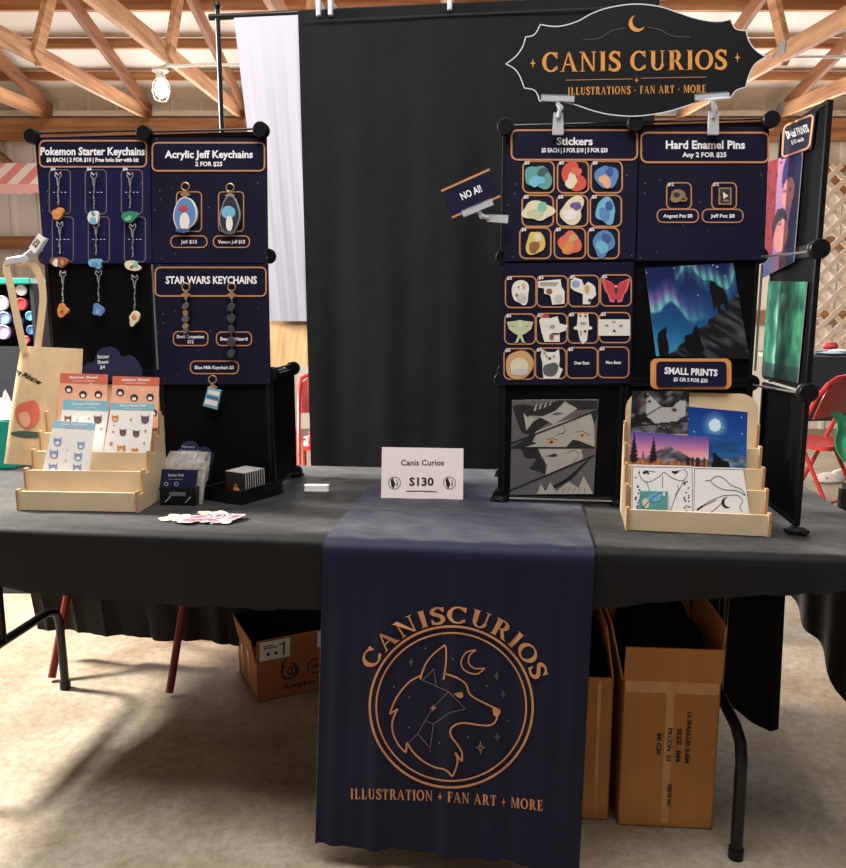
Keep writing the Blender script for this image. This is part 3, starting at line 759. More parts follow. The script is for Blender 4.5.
SG = [(x, y0+dy, x+30.5, y1+dy) for j, (y0, y1) in enumerate(((276.5, 307.5), (314, 344), (348.5, 379))) for x, dy in ((505.5-j*.7, 0), (537-j*.8, -.5), (568.5-j*.9, -1), (600.5-j*1.2, -1.5))]
def d5(m, fn):
    for k, (x0, y0, x1, y1) in enumerate(SG):
        frame(m, fn, x0, y0, x1, y1, 5.5, 1.3); m.text('$5', x0+4, y0+1.5, 'white_ink', fn, h=3, w=5, o=.0008, bold=.03)
        if k > 9: m.text(('Deer Bunz', 'Moo Bunz')[k-10], (x0+x1)/2, (y0+y1)/2, 'white_ink', fn, h=3, w=15, o=.0008, bold=.03)
poster(PR, [(503, 263.5), (634, 262), (630.5, 383), (499.5, 385)], 'navy_print', d5, 'near black poster with twelve gold frames under the Stickers poster')
PF = [(666.5, 183, 691, 209), (711.5, 183, 736, 209)]
def d6(m, fn):
    bump_card(m, fn, 641, 133, 768, 162.5, 6, 1.8)
    m.text('Hard Enamel Pins', 705, 145, 'white_ink', fn, h=8, w=79, o=.0015, bold=.03)
    m.text('Any 2 FOR $25', 704, 155, 'white_ink', fn, h=4.6, w=44, o=.0015, bold=.03)
    for q, x0, x1, s in zip(PF, (657, 702), (698, 742.5), ('Angout Pot $8', 'Jeff Pot $8')):
        frame(m, fn, *q, 5, 1.2); m.text('$12', q[0]+4, q[1]+1.5, 'white_ink', fn, h=3, w=6, o=.0008, bold=.03)
        bump_card(m, fn, x0, 209.5, x1, 222.5, 5.5, 1.2); m.text(s, (x0+x1)/2, 216, 'white_ink', fn, h=3.4, w=29 if len(s) > 11 else 24, o=.0015, bold=.025)
poster(PR, [(639.5, 128), (769, 127), (764, 260), (637, 260.5)], 'navy_stars', d6, 'dark blue poster headed Hard Enamel Pins on the right rack')

# ------------------------------------------------------------------ stickers on the right rack
def sticker(k, parts, label, frames, plane, off, group, border=None, name='sticker'):
    x0, y0, x1, y1 = frames[k]; cx, cy = (x0+x1)/2, (y0+y1)/2
    fn, M = plane.frame(cx, cy, off); m = MB(); m.flatart = True; s = (x1-x0)/30
    for i, (mt, P) in enumerate(parts):
        Q = [(cx+p[0]*s, cy+p[1]*s) for p in P]
        if i == 0: m.prism(Q, mt, fn, 0, .0012)
        else: m.poly(Q, mt, fn, .0013+.0002*i)
    return tag(m.build(name, None, M=M), label, 'sticker', group)
def two(c1, c2, c3, s, rx, ry): return [(c1, blob(0, 0, rx, ry, s)), (c2, blob(-rx*.15, ry*.3, rx*.55, ry*.5, s+40)), (c3, blob(rx*.3, -ry*.4, rx*.4, ry*.35, s+80))]
rows = ('top row', 'middle row', 'bottom row'); cols_ = ('left', 'centre', 'right')
abstract = [('teal and dark green', two('c_teal', 'c_sky', 'c_green', 1, 12, 12)), ('coral red', two('c_red', 'c_cream', 'c_coral', 2, 11, 13)), ('blue and peach', two('c_blue', 'c_peach', 'c_deepblue', 3, 9.5, 13)),
            ('cream and mint', two('c_cream', 'c_palegreen', 'c_mint', 4, 14, 10)), ('cream and plum', two('c_cream', 'c_white', 'c_purple', 5, 12, 12)), ('bright blue', two('c_sky', 'c_blue', 'c_deepblue', 6, 10, 12)),
            ('yellow and brown', two('c_yellow', 'c_brown', 'c_cream', 7, 8, 13)), ('orange', two('c_coral', 'c_orange', 'c_tan', 8, 10, 12)), ('blue and grey', two('c_blue', 'c_sky', 'c_deepblue', 9, 10, 13))]
for k, (nm, pr) in enumerate(abstract):
    sticker(k, pr, 'small %s cut sticker in the %s %s frame of the Stickers poster' % (nm, rows[k//3].split()[0], cols_[k % 3]), SF, PR, .0033, 'stickers on the Stickers poster')
E = lambda cx, cy, rx, ry, n=16: ell(cx, cy, rx, ry, n)
moth = [(0, -4), (-4, -8), (-13, -12), (-14, -10), (-11, 0), (-8, 4), (-6, 11), (-2, 12), (0, 7), (2, 12), (6, 11), (8, 4), (11, 0), (14, -10), (13, -12), (4, -8)]
luna = [(0, -9), (-4, -8), (-13, -7), (-11, 0), (-6, 4), (-2, 6), (-4, 12), (-6, 14), (-2, 13), (0, 8), (2, 13), (6, 14), (4, 12), (2, 6), (6, 4), (11, 0), (13, -7), (4, -8)]
animals = [
 ('white spotted', [('c_white', blob(0, 0, 8, 13, 21, .12)), ('c_palegrey', E(1, 6, 5, 5)), ('c_peach', E(3, -6, 2, 3)), ('c_brown', E(-4, 3, 1.2, 1.8)), ('c_dark', E(-2, -5, .8, .8))]),
 ('white dog with a word bubble', [('c_white', [(-14, -10), (8, -12), (9, -5), (12, 0), (12, 12), (0, 13), (-2, 4), (-8, 2), (-8, -3), (-14, -4)]), ('c_brown', E(-3, 0, 3, 3)), ('c_palegrey', E(6, 7, 4, 4)), ('c_grey', rct(-12, -9, 6, -8)), ('c_grey', rct(-12, -7, 4, -6.2))]),
 ('white cat with a pale speech bubble', [('c_white', [(-13, -10), (-8, -13), (-2, -11), (0, -5), (4, -9), (8, -7), (11, -4), (12, 4), (8, 8), (6, 13), (-1, 13), (-1, 3), (-9, 0), (-13, -3)]), ('c_stickerblue', E(-8, -7, 4, 3.5)), ('c_tan', E(3, -2, 2.4, 4)), ('c_dark', E(6, 9, 2, 1.4))]),
 ('rose red moth', [('c_pink', moth), ('c_rose', [(p[0]*.82, p[1]*.82-.5) for p in moth]), ('c_dark', E(0, -1, 1.4, 4.5)), ('c_white', E(0, -4, 1, 1))]),
 ('pale green long-tailed moth', [('c_palegreen', luna), ('c_cream', E(0, -4, 1.4, 4)), ('c_lime', E(-7, -4, 1.5, 1.5)), ('c_lime', E(7, -4, 1.5, 1.5))]),
 ('white dog with a brown collar tag', [('c_white', [(-8, -14), (-2, -10), (6, -12), (8, -5), (16, -3), (14, 2), (8, 4), (8, 13), (-7, 13), (-10, 3), (-12, -8)]), ('c_rose', E(-6, -12, 4, 1.6)), ('c_grey', E(1, -2, 2.6, 1.8)), ('c_brown', E(0, 8, 2.2, 3)), ('c_dark', E(4, 5, 4, .8))]),
 ('long narrow white', [('c_white', [(-5, -14), (5, -14), (6, -2), (9, -1), (9, 1), (5, 2), (4, 12), (0, 16), (-3, 12), (-5, 2), (-9, 1), (-9, -1), (-6, -2)]), ('c_rose', E(-2.5, -12, 1.4, 1.2)), ('c_rose', E(2.5, -12, 1.4, 1.2)), ('c_tan', rct(-3, 2, -1, 7)), ('c_grey', E(0, -5, 3.5, .7)), ('c_dark', E(2, 3, 1.5, 1))]),
 ('wide cream face strip', [('c_white', rct(-16, -8, 15, 8)), ('c_grey', E(-8, -2, 2, 1.2)), ('c_grey', E(6, -2, 2, 1.2)), ('c_dark', [(-2.5, 4), (1.5, 4), (-.5, 1.5)]), ('c_tan', E(-1, -6, 2, .8))]),
 ('round tan', [('c_tan', blob(0, 1, 14, 14, 29, .05)), ('c_cream', E(0, 2, 9, 8)), ('c_palegrey', E(0, 8, 9, 3.5))]),
 ('white dog in a blue grey sweater', [('c_white', [(-8, -14), (-4, -11), (4, -11), (8, -14), (9, -4), (8, 3), (12, 6), (10, 10), (8, 15), (-7, 15), (-8, 8), (-8, 0), (-10, -8)]), ('c_stone', blob(0, 6, 8, 6.5, 33, .08)), ('c_dark', E(-1, -5, 1.5, 1.3)), ('c_tan', E(-6, -11, 1.6, 2)), ('c_dark', E(-4, -7, .8, .8)), ('c_dark', E(3, -7, .8, .8))])]
r4 = ('first', 'second', 'third', 'fourth')
for k, (nm, pr) in enumerate(animals):
    sticker(k, pr, '%s sticker, %s in %s of twelve-frame poster' % (nm, r4[k % 4], rows[k//4]), SG, PR, .0033, 'stickers on the twelve-frame poster')
for k, (pr, lb) in enumerate((([('bronze', blob(-2, 0, 9, 8, 50, .1)), ('c_dark', E(-3, -1, 4, 3)), ('bronze', E(5, 4, 5, 3.4)), ('c_dark', E(5, 4, 2.6, 1.6))], 'oval bronze enamel pin in the left frame under Hard Enamel Pins'),
                              ([('bronze', rct(-7, -10, 9, 11)), ('c_dark', rct(-5, -8, 7, 9)), ('c_cream', [(-2, -5), (5, 0), (-1, 4)]), ('bronze', E(2, 6, 4, 1.4))], 'square bronze enamel pin in the right frame under Hard Enamel Pins'))):
    o = sticker(k, pr, lb, PF, PR, .0035, 'enamel pins', name='enamel_pin'); o['category'] = 'pin'

# ------------------------------------------------------------------ keychains
def keychain(plane, x, ytop, ybot, charm, label, group, metal='silver', clasp='lobster', wpx=9, beads=None):
    """hangs from a hook on the rack front: clasp > chain > charm"""
    fn, M = plane.frame(x, ytop, .004)
    t = empty('keychain', label, 'keychain', M=M, group=group)
    f = lambda px, py, o=.006: fn(px, py, o)
    L = ybot-ytop
    m = MB()
    if clasp == 'lobster':
        c0, c1 = ytop, ytop+L*.28
        m.strip([(x-3, c0), (x-3, c0)], 1, metal, f) if False else None
        m.tube([f(x-2.6, c0), f(x-3.0, c0+4), f(x-1.2, (c0+c1)/2), f(x-.5, c1)], .0017, metal, 6); m.tube([f(x+2.6, c0), f(x+3.0, c0+4), f(x+1.2, (c0+c1)/2), f(x+.5, c1)], .0017, metal, 6)
        m.tube([f(x-2.6, c0), f(x, c0+3), f(x+2.6, c0)], .0014, metal, 6)
    else:
        c1 = ytop+L*.22
        m.tube([f(x+4*cos(a), ytop+4.2+4*sin(a)) for a in [2*pi*k/12 for k in range(12)]], .0016, metal, 6, True)
        m.prism([(x+p[0], ytop+12+p[1]) for p in star4(0, 0, 5.2, .55)], metal, lambda a, b, o: fn(a, b, o+.004), 0, .004)
        c1 = ytop+15
    m.build('clasp', t, True)
    m = MB(); yc = c1; end = ybot-wpx*.9 if not beads else ybot
    n = max(3, int((end-yc)/1.9))
    for i in range(n):
        y = yc+(end-yc)*(i+.5)/n; r = .0022 if i % 3 else .0032
        m.lathe([(.0004, -r), (r*.8, -r*.5), (r*.8, r*.5), (.0004, r)], metal, f(x+.4*sin(i), y), 8)
    m.tube([f(x, yc), f(x, end)], .0008, metal, 5)
    m.build('chain', t, True)
    if beads:
        for i, (y, r, mt) in enumerate(beads):
            m = MB(); fa = lambda a, b, o: fn(a, b, o+.003); m.prism(blob(x, y, r, r*1.15, 60+i+int(x), .10, 12), mt, fa, 0, .008)
            m.build('bead', t)
        return t
    m = MB(); m.flatart = True; fa = lambda a, b, o: fn(a, b, o+.002)
    for i, (mt, P) in enumerate(charm):
        Q = [(x+p[0], ybot+p[1]) for p in P]
        if i == 0: m.prism(Q, mt, fa, 0, .008)
        else: m.poly(Q, mt, fa, .0083+.0003*i)
    m.build('charm', t)
    return t
ch = [('orange', [('c_orange', blob(0, 0, 5.2, 6, 11, .15)), ('c_tan', blob(.5, -1, 2.6, 2.6, 12))]),
      ('silver blue', [('c_white', blob(0, 0, 5, 7.5, 13, .15)), ('c_sky', blob(0, 3, 3, 3.6, 14)), ('c_teal', blob(0, -4, 2, 2, 15))]),
      ('green', [('c_emerald', blob(0, 0, 7.2, 6.2, 16, .15)), ('c_mint', blob(-1, 2, 3.4, 2.2, 17))]),
      ('brown and white', [('c_brown', blob(0, 0, 7.5, 5.6, 18, .2)), ('c_white', blob(-3.5, 1, 3, 3.4, 19)), ('c_orange', blob(3.4, .5, 2, 2.6, 20))]),
      ('blue', [('c_sky', blob(0, 0, 6, 5.4, 21, .2)), ('c_blue', blob(0, 1.6, 3.2, 2.6, 22))]),
      ('cream and green', [('c_cream', blob(0, 0, 7.8, 4.8, 23, .18)), ('c_mint', blob(4, -1.4, 2.8, 2.8, 24)), ('c_brown', blob(0, 1, 1.6, 1.6, 25))]),
      ('small orange', [('c_orange', blob(0, 0, 5.6, 5.6, 26, .25)), ('c_brown', blob(0, 1.4, 2, 2, 27))]),
      ('small blue', [('c_blue', blob(0, 0, 5, 6.4, 28, .25)), ('c_stickerblue', blob(0, 1.8, 2.4, 2.6, 29))]),
      ('tan and cream', [('c_cream', blob(0, 0, 5, 6.8, 30, .25)), ('c_orange', blob(0, -1, 2.4, 2.6, 31))])]
tops = ((60.5, 173, 214), (96, 173, 218), (132, 173, 217), (62, 222, 262), (98, 222, 263.5), (134.5, 224, 266), (65, 271, 310.5), (100.5, 270, 310), (136.5, 275, 318))
rowt = ('top row of keychains', 'second row of keychains', 'lowest row on bare panel')
for k, (x, a, b) in enumerate(tops):
    keychain(PL, x, a, b, ch[k][1], 'keychain with a %s charm, %s one in the %s' % (ch[k][0], cols_[k % 3], rowt[k//3]), 'keychains of the starter set')
keychain(PL, 187, 183, 215, [('c_white', blob(0, 0, 11, 18, 41, .07)), ('c_blue', blob(0, 0, 10, 17, 41, .07)), ('c_white', E(0, 7, 5, 9)), ('c_rose', E(-1.5, -6, 4.5, 3)), ('c_deepblue', E(-2, 16, 7, 2))], 'big blue and white acrylic charm on a gold star clasp, left of two', 'acrylic charms', 'bronze', 'star', 19)
keychain(PL, 231.5, 184, 216, [('c_grey', blob(0, 0, 10.6, 18, 42, .07)), ('c_dark', blob(0, 0, 9.6, 17, 42, .07)), ('c_sky', E(-1, -3, 7, 6.5)), ('c_white', E(0, 8, 3.4, 8)), ('c_stone', E(0, 17, 6, 1.8))], 'big dark and pale blue acrylic charm on a gold star clasp, right of two', 'acrylic charms', 'bronze', 'star', 19)
keychain(PL, 187.5, 283, 331, None, 'string of small brown beads hanging in front of the left price pill', 'bead strings', 'bronze', 'star', beads=[(306, 3, 'c_stone'), (313, 2.6, 'bronze'), (319, 3.2, 'c_stone'), (326, 2.7, 'bronze'), (331, 2.6, 'c_stone')])
keychain(PL, 233, 283, 357, None, 'longer string of dark faceted gems in front of the right price pill', 'bead strings', 'bronze', 'star', beads=[(307, 3.6, 'c_gem'), (318, 4, 'c_gem'), (329, 3.4, 'c_gem'), (342, 4, 'c_gem'), (353, 3.8, 'c_gem')])
t = keychain(PL, 214, 375, 397, [('c_sky', [(-4, -10), (9, -7), (5, 12), (-9, 8)]), ('c_white', [(-3, -8), (8, -5.5), (7, -1), (-4.5, -4)]), ('c_white', [(-6, 1), (6, 4), (5, 9), (-7.5, 6)]), ('c_deepblue', [(-5, -2.5), (6.6, .4), (6.2, 2), (-5.6, -1)])], 'blue and white carton charm hanging below the lowest price pill', 'bead strings', 'bronze', 'star', 12)

# ================================================================== PRINTS (own pictures on paper)
def inpoly(x, y, P):
    r = False; n = len(P); j = n-1
    for i in range(n):
        if (P[i][1] > y) != (P[j][1] > y) and x < (P[j][0]-P[i][0])*(y-P[i][1])/(P[j][1]-P[i][1])+P[i][0]: r = not r
        j = i
    return r
def mix(a, b, t): t = max(0, min(1, t)); return tuple(x+(y-x)*t for x, y in zip(a, b))
def vnoise(x, y, s=0):
    def h(i, j): return (sin(i*127.1+j*311.7+s*74.7)*43758.5453) % 1
    i, j = math.floor(x), math.floor(y); u, v = x-i, y-j; u = u*u*(3-2*u); v = v*v*(3-2*v)
    return (h(i, j)*(1-u)+h(i+1, j)*u)*(1-v)+(h(i, j+1)*(1-u)+h(i+1, j+1)*u)*v
wolfA = [(.70, .52), (.695, .46), (.70, .38), (.685, .28), (.70, .20), (.715, .165), (.735, .19), (.755, .175), (.77, .22), (.80, .24), (.84, .26), (.865, .33), (.87, .42), (.86, .50), (.83, .50), (.82, .42), (.78, .44), (.77, .52), (.74, .52), (.735, .44), (.72, .46)]
wolfB = [(.03, .96), (.035, .82), (.05, .74), (.09, .70), (.12, .69), (.15, .66), (.155, .70), (.14, .76), (.15, .86), (.14, 1), (.03, 1)]
wolfC = [(.32, .86), (.34, .76), (.42, .74), (.46, .66), (.49, .65), (.51, .72), (.50, .80), (.54, .92), (.40, .98), (.34, .94)]
def aurora(s, t):
    c = mix((24, 34, 84), (30, 96, 150), (t-.1)*1.5); c = mix(c, (96, 190, 214), (t-.62)*1.9-(s*.6))
    y1 = .12+.10*sin(s*9+.4)+.04*sin(s*23); d = t-y1                    # upper curtain
    if s > .30:
        k = min(1, (s-.30)*9); f = max(0, 1-abs(d)/.17)*(1 if d < 0 else .5)+max(0, 1-abs(d)/.03)*.8
        c = mix(c, mix((104, 196, 182), (176, 96, 132), max(0, -d*8)*(1 if .38 < s < .62 else .25)), min(.95, f*1.1*k)*(.75+.25*sin(s*80)))
    y2 = .50-.10*sin(s*7.5+.3)+.05*sin(s*19); d = t-y2                 # lower curtain
    f = max(0, 1-max(0, -d)/.26)*(1 if d < 0 else max(0, 1-d/.05)); f *= max(0, 1-s*1.45)*1.4
    c = mix(c, mix((130, 208, 206), (150, 104, 184), -d*8), min(.95, f*1.2)*(.8+.2*sin(s*70)))
    if vnoise(s*95, t*95, 3) > .965 and t < .6: c = (220, 225, 240)
    ridge = .98-max(0, s-.12)*.78+.03*vnoise(s*14, 2, 5)
    if t > ridge:
        c = mix((26, 27, 32), (84, 86, 92), (vnoise(s*7+t*3, t*26-s*16, 1)-.42)*1.8)
    if inpoly(s, t, wolfA) or inpoly(s, t, wolfB) or inpoly(s, t, wolfC): c = (16, 16, 20)
    return c
def art_poster(plane, c, fc, label, nx, ny, off=.0, cat='art print', edge='paper', name='art_print', group=None):
    return poster(plane, c, edge, lambda m, fn: m.art(fc, c, nx, ny, fn, 0), label, off, cat, group, name, .0012)
art_poster(PR, [(645, 268), (733, 263), (749.5, 359), (656, 356)], aurora, 'night print of wolves on a ridge under green and violet aurora', 104, 96)
def ink_panels(m, fn):
    z = lambda P: [(480+x/5.2875, 370+y/5.2875) for x, y in P]
    c = [(512, 400), (598.5, 399.5), (593.5, 494), (510, 494.5)]
    m.poly(c, 'ink_grey', fn)
    P = lambda pts, mt, o: m.poly(z(pts), mt, fn, o*.0001)
    P([(172, 190), (230, 180), (300, 192), (420, 160), (620, 162), (622, 205), (500, 212), (400, 250), (330, 300), (270, 345), (220, 330), (200, 285)], 'ink_dark', 1)
    P([(230, 226), (252, 250), (262, 240), (300, 262), (330, 245), (400, 215), (450, 165), (470, 180), (515, 203), (390, 288), (320, 250), (282, 272), (245, 320)], 'ink_light', 2)
    for k in range(4): P([(282+26*k, 215-8*k), (302+26*k, 170-2*k), (296+26*k, 215-10*k)], 'ink_light', 3)
    P([(375, 235), (410, 222), (445, 228), (405, 240)], 'ink_grey', 3)
    P([(300, 322), (420, 275), (590, 228), (604, 300), (605, 406), (220, 406), (270, 360)], 'ink_light', 2)
    P([(170, 405), (300, 330), (278, 378), (300, 388), (240, 406)], 'ink_dark', 3); P([(455, 406), (490, 368), (520, 372), (604, 406)], 'ink_dark', 3); P([(585, 225), (625, 212), (606, 290)], 'ink_dark', 3)
    P(ell(378, 380, 24, 10), 'c_orange', 3); P(ell(540, 345, 15, 10), 'c_orange', 3); P(ell(378, 380, 8, 7), 'ink_dark', 4); P(ell(540, 345, 6, 6), 'ink_dark', 4)
    for l in ([(352, 368), (385, 362), (410, 372)], [(505, 330), (540, 322), (580, 345)], [(440, 290), (450, 320), (430, 340)], [(400, 345), (440, 330)]): m.strip(z(smoothline(l, 4)), .5, 'ink_dark', fn, .0004)
    P([(215, 415), (300, 415), (345, 480), (345, 550), (260, 520), (300, 470), (240, 465)], 'ink_dark', 2)
    P([(310, 416), (606, 416), (604, 445), (540, 470), (345, 556), (356, 505), (322, 455)], 'ink_light', 2); P([(535, 418), (606, 416), (603, 450), (545, 470)], 'ink_grey', 3)
    P([(345, 455), (400, 440), (410, 455), (385, 460)], 'ink_dark', 3); m.strip(z(smoothline([(460, 440), (500, 425), (520, 450), (490, 490)], 4)), .5, 'ink_dark', fn, .0004)
    for k in range(13): m.strip(z(smoothline([(590-8*k, 460+9*k), (520-9*k, 520+8*k), (470-12*k, 585+4*k)], 3)), .55, 'ink_dark', fn, .0003)
    P([(300, 655), (322, 600), (345, 640), (372, 592), (400, 640), (440, 610), (470, 590), (520, 622), (548, 560), (598, 654)], 'ink_light', 4)
    for l in (((163, 388), (625, 210)), ((160, 410), (606, 410)), ((158, 636), (606, 450))): m.strip(z(l), 1.5, 'black_ink', fn, .0007)
    for k in range(6): m.strip(z([(400+30*k, 650), (425+26*k, 615+5*(k % 2))]), .4, 'ink_dark', fn, .0006)
poster(PR, [(512, 400), (598.5, 399.5), (593.5, 494), (510, 494.5)], 'paper', ink_panels, 'square grey ink print cut into slanted panels at the bottom of the right rack', 0, 'art print', None, 'art_print', .0012)
PW = Plane(B(WF.x, WF.y), YAW+wa+0, 0.0); PW.P0 = B(WF.x, WF.y)-PW.y*0
def wing_frame_fix(pl):                                 # drawing side of the wing faces the middle of the booth
    pl.e = E1*((WB-WF).normalized().x)*1+E2*((WB-WF).normalized().y); pl.e = -pl.e
    up = Vector((0, 0, 1)); pl.w = up; pl.y = up.cross(pl.e); return pl
wing_frame_fix(PW)
if PW.y.dot(E1) < 0: pass
PW.P0 = PW.P0-PW.y*.0055
def purple(s, t):
    c = mix((216, 150, 190), (150, 120, 190), t)
    if s < .3: c = mix((190, 60, 60), (130, 40, 60), vnoise(s*20, t*16, 1))
    if (s-.74)**2/.09+(t-.18)**2/.05 < 1: c = mix((70, 50, 130), (50, 50, 110), vnoise(s*10, t*20, 2))
    if s > .66 and t > .15 and s > .95-t*.35: c = (52, 56, 112)
    if (s-.66)**2/.035+(t-.34)**2/.018 < 1 and s < .84: c = (226, 150, 148)
    if (s-.45)**2/.05+(t-.60)**2/.022 < 1: c = (44, 42, 62)
    if (s-.52)**2/.05+(t-.70)**2/.02 < 1: c = (224, 146, 142)
    if t > .84: c = mix((70, 90, 150), (150, 90, 100), s*1.5) if s < .75 else (60, 66, 120)
    if vnoise(s*14, t*22, 7) > .86: c = mix(c, (40, 30, 60), .6)
    return tuple(x*.74 for x in c)
def green(s, t):
    n = vnoise(s*9, t*5, 1)*.6+vnoise(s*22, t*12, 2)*.4
    c = mix((16, 66, 56), (70, 146, 108), (n-.25)*1.6); c = mix(c, (24, 48, 44), (t-.72)*2+max(0, .25-abs(s-.62)) * max(0, .3-t)*8)
    d = abs(s-.34-.05*sin(t*14)); 
    if .12 < t < .93: c = mix(c, (150, 206, 190), (.11-d)*8*(.5+.5*vnoise(s*40, t*7, 3)))
    if t > .85: c = mix(c, (34, 44, 52), .6)
    return c
# pictures on the wing are drawn left-to-right as seen from inside the booth
art_poster(PW, [(769, 162), (803.5, 150), (794, 262), (763, 278)], purple, 'tall violet and pink portrait print on the upper panel of the side wing', 60, 100)
art_poster(PW, [(769, 281), (807.5, 282), (798, 383), (762, 375)], green, 'green forest waterfall print on the middle panel of the side wing', 60, 100)
def dw(m, fn):
    c = [(785.5, 126), (815, 114), (811, 147.5), (783.5, 157.5)]
    q = [((c[0][0]*(1-u)+c[1][0]*u)*(1-v)+(c[3][0]*(1-u)+c[2][0]*u)*v, (c[0][1]*(1-u)+c[1][1]*u)*(1-v)+(c[3][1]*(1-u)+c[2][1]*u)*v) for u, v in rrect(0, 0, 1, 1, .14)]
    m.strip(q, 1.9, 'gold_ink', fn, .0004, True)
    m.text('Digital PRINTS', 799, 131.5, 'white_ink', fn, h=7.5, w=23, o=.0008, bold=.03, ang=.33)
    m.text('$15 each', 799, 140.5, 'white_ink', fn, h=4, w=13, o=.0008, bold=.03, ang=.33)
poster(PW, [(783.5, 125), (817, 112), (812.5, 149), (782, 159.5)], 'navy_card', dw, 'small navy gold-edged price card at the top of the side wing', 0, 'price card', name='price_card')

# ================================================================== SHOP SIGN AND CLIPS
PS = Plane(B(0, RB-.022))
def sg(x, y): return (500+x/3.133, y/3.133)
up_l = smoothline([(18, 202), (48, 180), (70, 150), (80, 118)], 4)+smoothline([(80, 118), (108, 110), (126, 79)], 4)[1:]+smoothline([(126, 79), (180, 85), (240, 70), (290, 43), (350, 24), (425, 15), (500, 23), (560, 43), (620, 62), (680, 70), (721, 63)], 4)[1:]
up_r = smoothline([(721, 63), (736, 92), (769, 98)], 4)[1:]+smoothline([(769, 98), (778, 130), (800, 160), (831, 180)], 4)[1:]
lo = smoothline([(831, 180), (798, 202), (778, 238), (768, 275)], 4)[1:]+smoothline([(768, 275), (738, 285), (722, 306)], 4)[1:]+smoothline([(722, 306), (660, 306), (590, 331), (520, 352), (430, 365), (350, 361), (290, 348), (230, 328), (170, 317), (124, 318)], 4)[1:]+smoothline([(124, 318), (110, 286), (76, 277)], 4)[1:]+smoothline([(76, 277), (62, 240), (44, 216), (18, 202)], 4)[1:-1]
out = [sg(*p) for p in up_l+up_r+lo]
fn, M = PS.frame(634, 62); t = tag(empty('shop_sign', None, None, M=M), 'black scalloped shop sign with gold crescent and lettering above the right rack', 'sign')
m = MB(); m.prism(out, 'sign_black', fn, 0, .004, 'clear_edge'); m.strip(out, 1.1, 'clear_edge', fn, .0045, True); board = m.build('board', t)
m = MB(); m.flatart = True; G = 'sign_gold'; fo = lambda x, y, o=0: fn(x, y, .0048)
display_text(m, 'CANIS CURIOS', G, lambda s, y: fo(*sg(133+577*s, 228-62*y-9*s)), .07)
display_text(m, 'ILLUSTRATIONS . FAN ART . MORE', G, lambda s, y: fo(*sg(212+432*s, 300-25*y-8*s)), .12)
m.poly([sg(*p) for p in crescent(428, 76, 26, 0-40)], G, fo)
m.poly([sg(*p) for p in star4(103, 200, 9, .3, 17)], G, fo); m.poly([sg(*p) for p in star4(742, 182, 9, .3, 17)], G, fo); m.poly([sg(*p) for p in star4(427, 253, 7, .35, 10)], G, fo)
m.strip([sg(*p) for p in [(205, 253), (415, 249)]], .5, 'gold_ink', fo); m.strip([sg(*p) for p in [(440, 247), (645, 243)]], .5, 'gold_ink', fo)
m.strip([sg(*p) for p in smoothline([(260, 125), (310, 122), (350, 98), (392, 90)])], .35, 'thin_gold_ink', fo); m.strip([sg(*p) for p in smoothline([(462, 88), (500, 95), (540, 115), (595, 118)])], .35, 'thin_gold_ink', fo)
m.build('lettering', board)
def sign_clip(plane, jaw, arm, label, tip=None):
    (x0, y0, x1, y1) = jaw; cx, cy = (x0+x1)/2, (y0+y1)/2; fn, M = plane.frame(cx, cy, .0)
    t = empty('sign_clip', label, 'clip', M=M, group='clear sign clips')
    ang = atan2(y1-y0, x1-x0); L = hypot(x1-x0, y1-y0)/2; ca, sa = cos(ang), sin(ang)
    R = lambda u, v: (cx+u*ca-v*sa, cy+u*sa+v*ca)
    m = MB(); m.prism([R(-L, -2.6), R(L, -2.6), R(L, 2.6), R(-L, 2.6)], 'clear_plastic', fn, .005, .014); m.prism([R(-L, -5), R(L, -5), R(L, 0), R(-L, 0)], 'clear_film', fn, .0046, .0056)
    m.build('jaw', t, bevel=.001)
    m = MB(); pts = [Vector(fn(a, b, o)) for a, b, o in arm]
    m.tube(pts, .0055, 'clear_plastic', 8); m.lathe([(.001, -.004), (.007, -.003), (.007, .003), (.001, .004)], 'clear_plastic', pts[1], 10, Matrix.Rotation(pi/2, 3, 'X')); m.build('arm', t, True)
    if tip:
        m = MB(); m.prism(tip, 'clear_plastic', fn, -.004, .006); m.build('base_clamp', t, bevel=.001)
    return t
sign_clip(PS, (541, 99.5, 574, 100.5), [(557, 103, .008), (560, 109, .010), (558.5, 118, .006)], 'clear plastic clip gripping the sign bottom above the Stickers poster', [(553.5, 113), (563, 113), (563.5, 135), (552, 135)])
sign_clip(PS, (694, 99.5, 728, 97), [(711, 102, .008), (713, 109, .010), (713, 118, .006)], 'clear plastic clip gripping the sign bottom above the enamel pins poster', [(708.5, 112), (718, 112), (718.5, 135), (707.5, 135)])
PN = Plane(B(0, RB-.03))
fn, M = PN.frame(470, 194)
m = MB(); m.flatart = True; Q = [(442, 191), (489, 170), (499.8, 196), (452.3, 217.5)]
m.prism(Q, 'navy_card', fn, 0, .0015); m.strip([(441.2, 191.2), (489.6, 169.5)], 2.2, 'gold_ink', fn, .0019); m.strip([(452, 217.6), (500.4, 196)], 2, 'gold_ink', fn, .0019)
m.text('NO AI!', 471, 192.5, 'white_ink', fn, h=7, w=22, o=.002, bold=.025, ang=.42)
tag(m.build('notice_card', None, M=M), 'tilted navy card reading NO AI! left of the Stickers poster', 'card')
sign_clip(PN, (463, 215.5, 493, 203), [(479, 211, .006), (482, 216.5, .006), (489, 218, .004)], 'clear plastic clip holding the tilted NO AI! card to the rack edge', [(487, 214.5), (508.5, 215.5), (508, 223.5), (487, 222)])

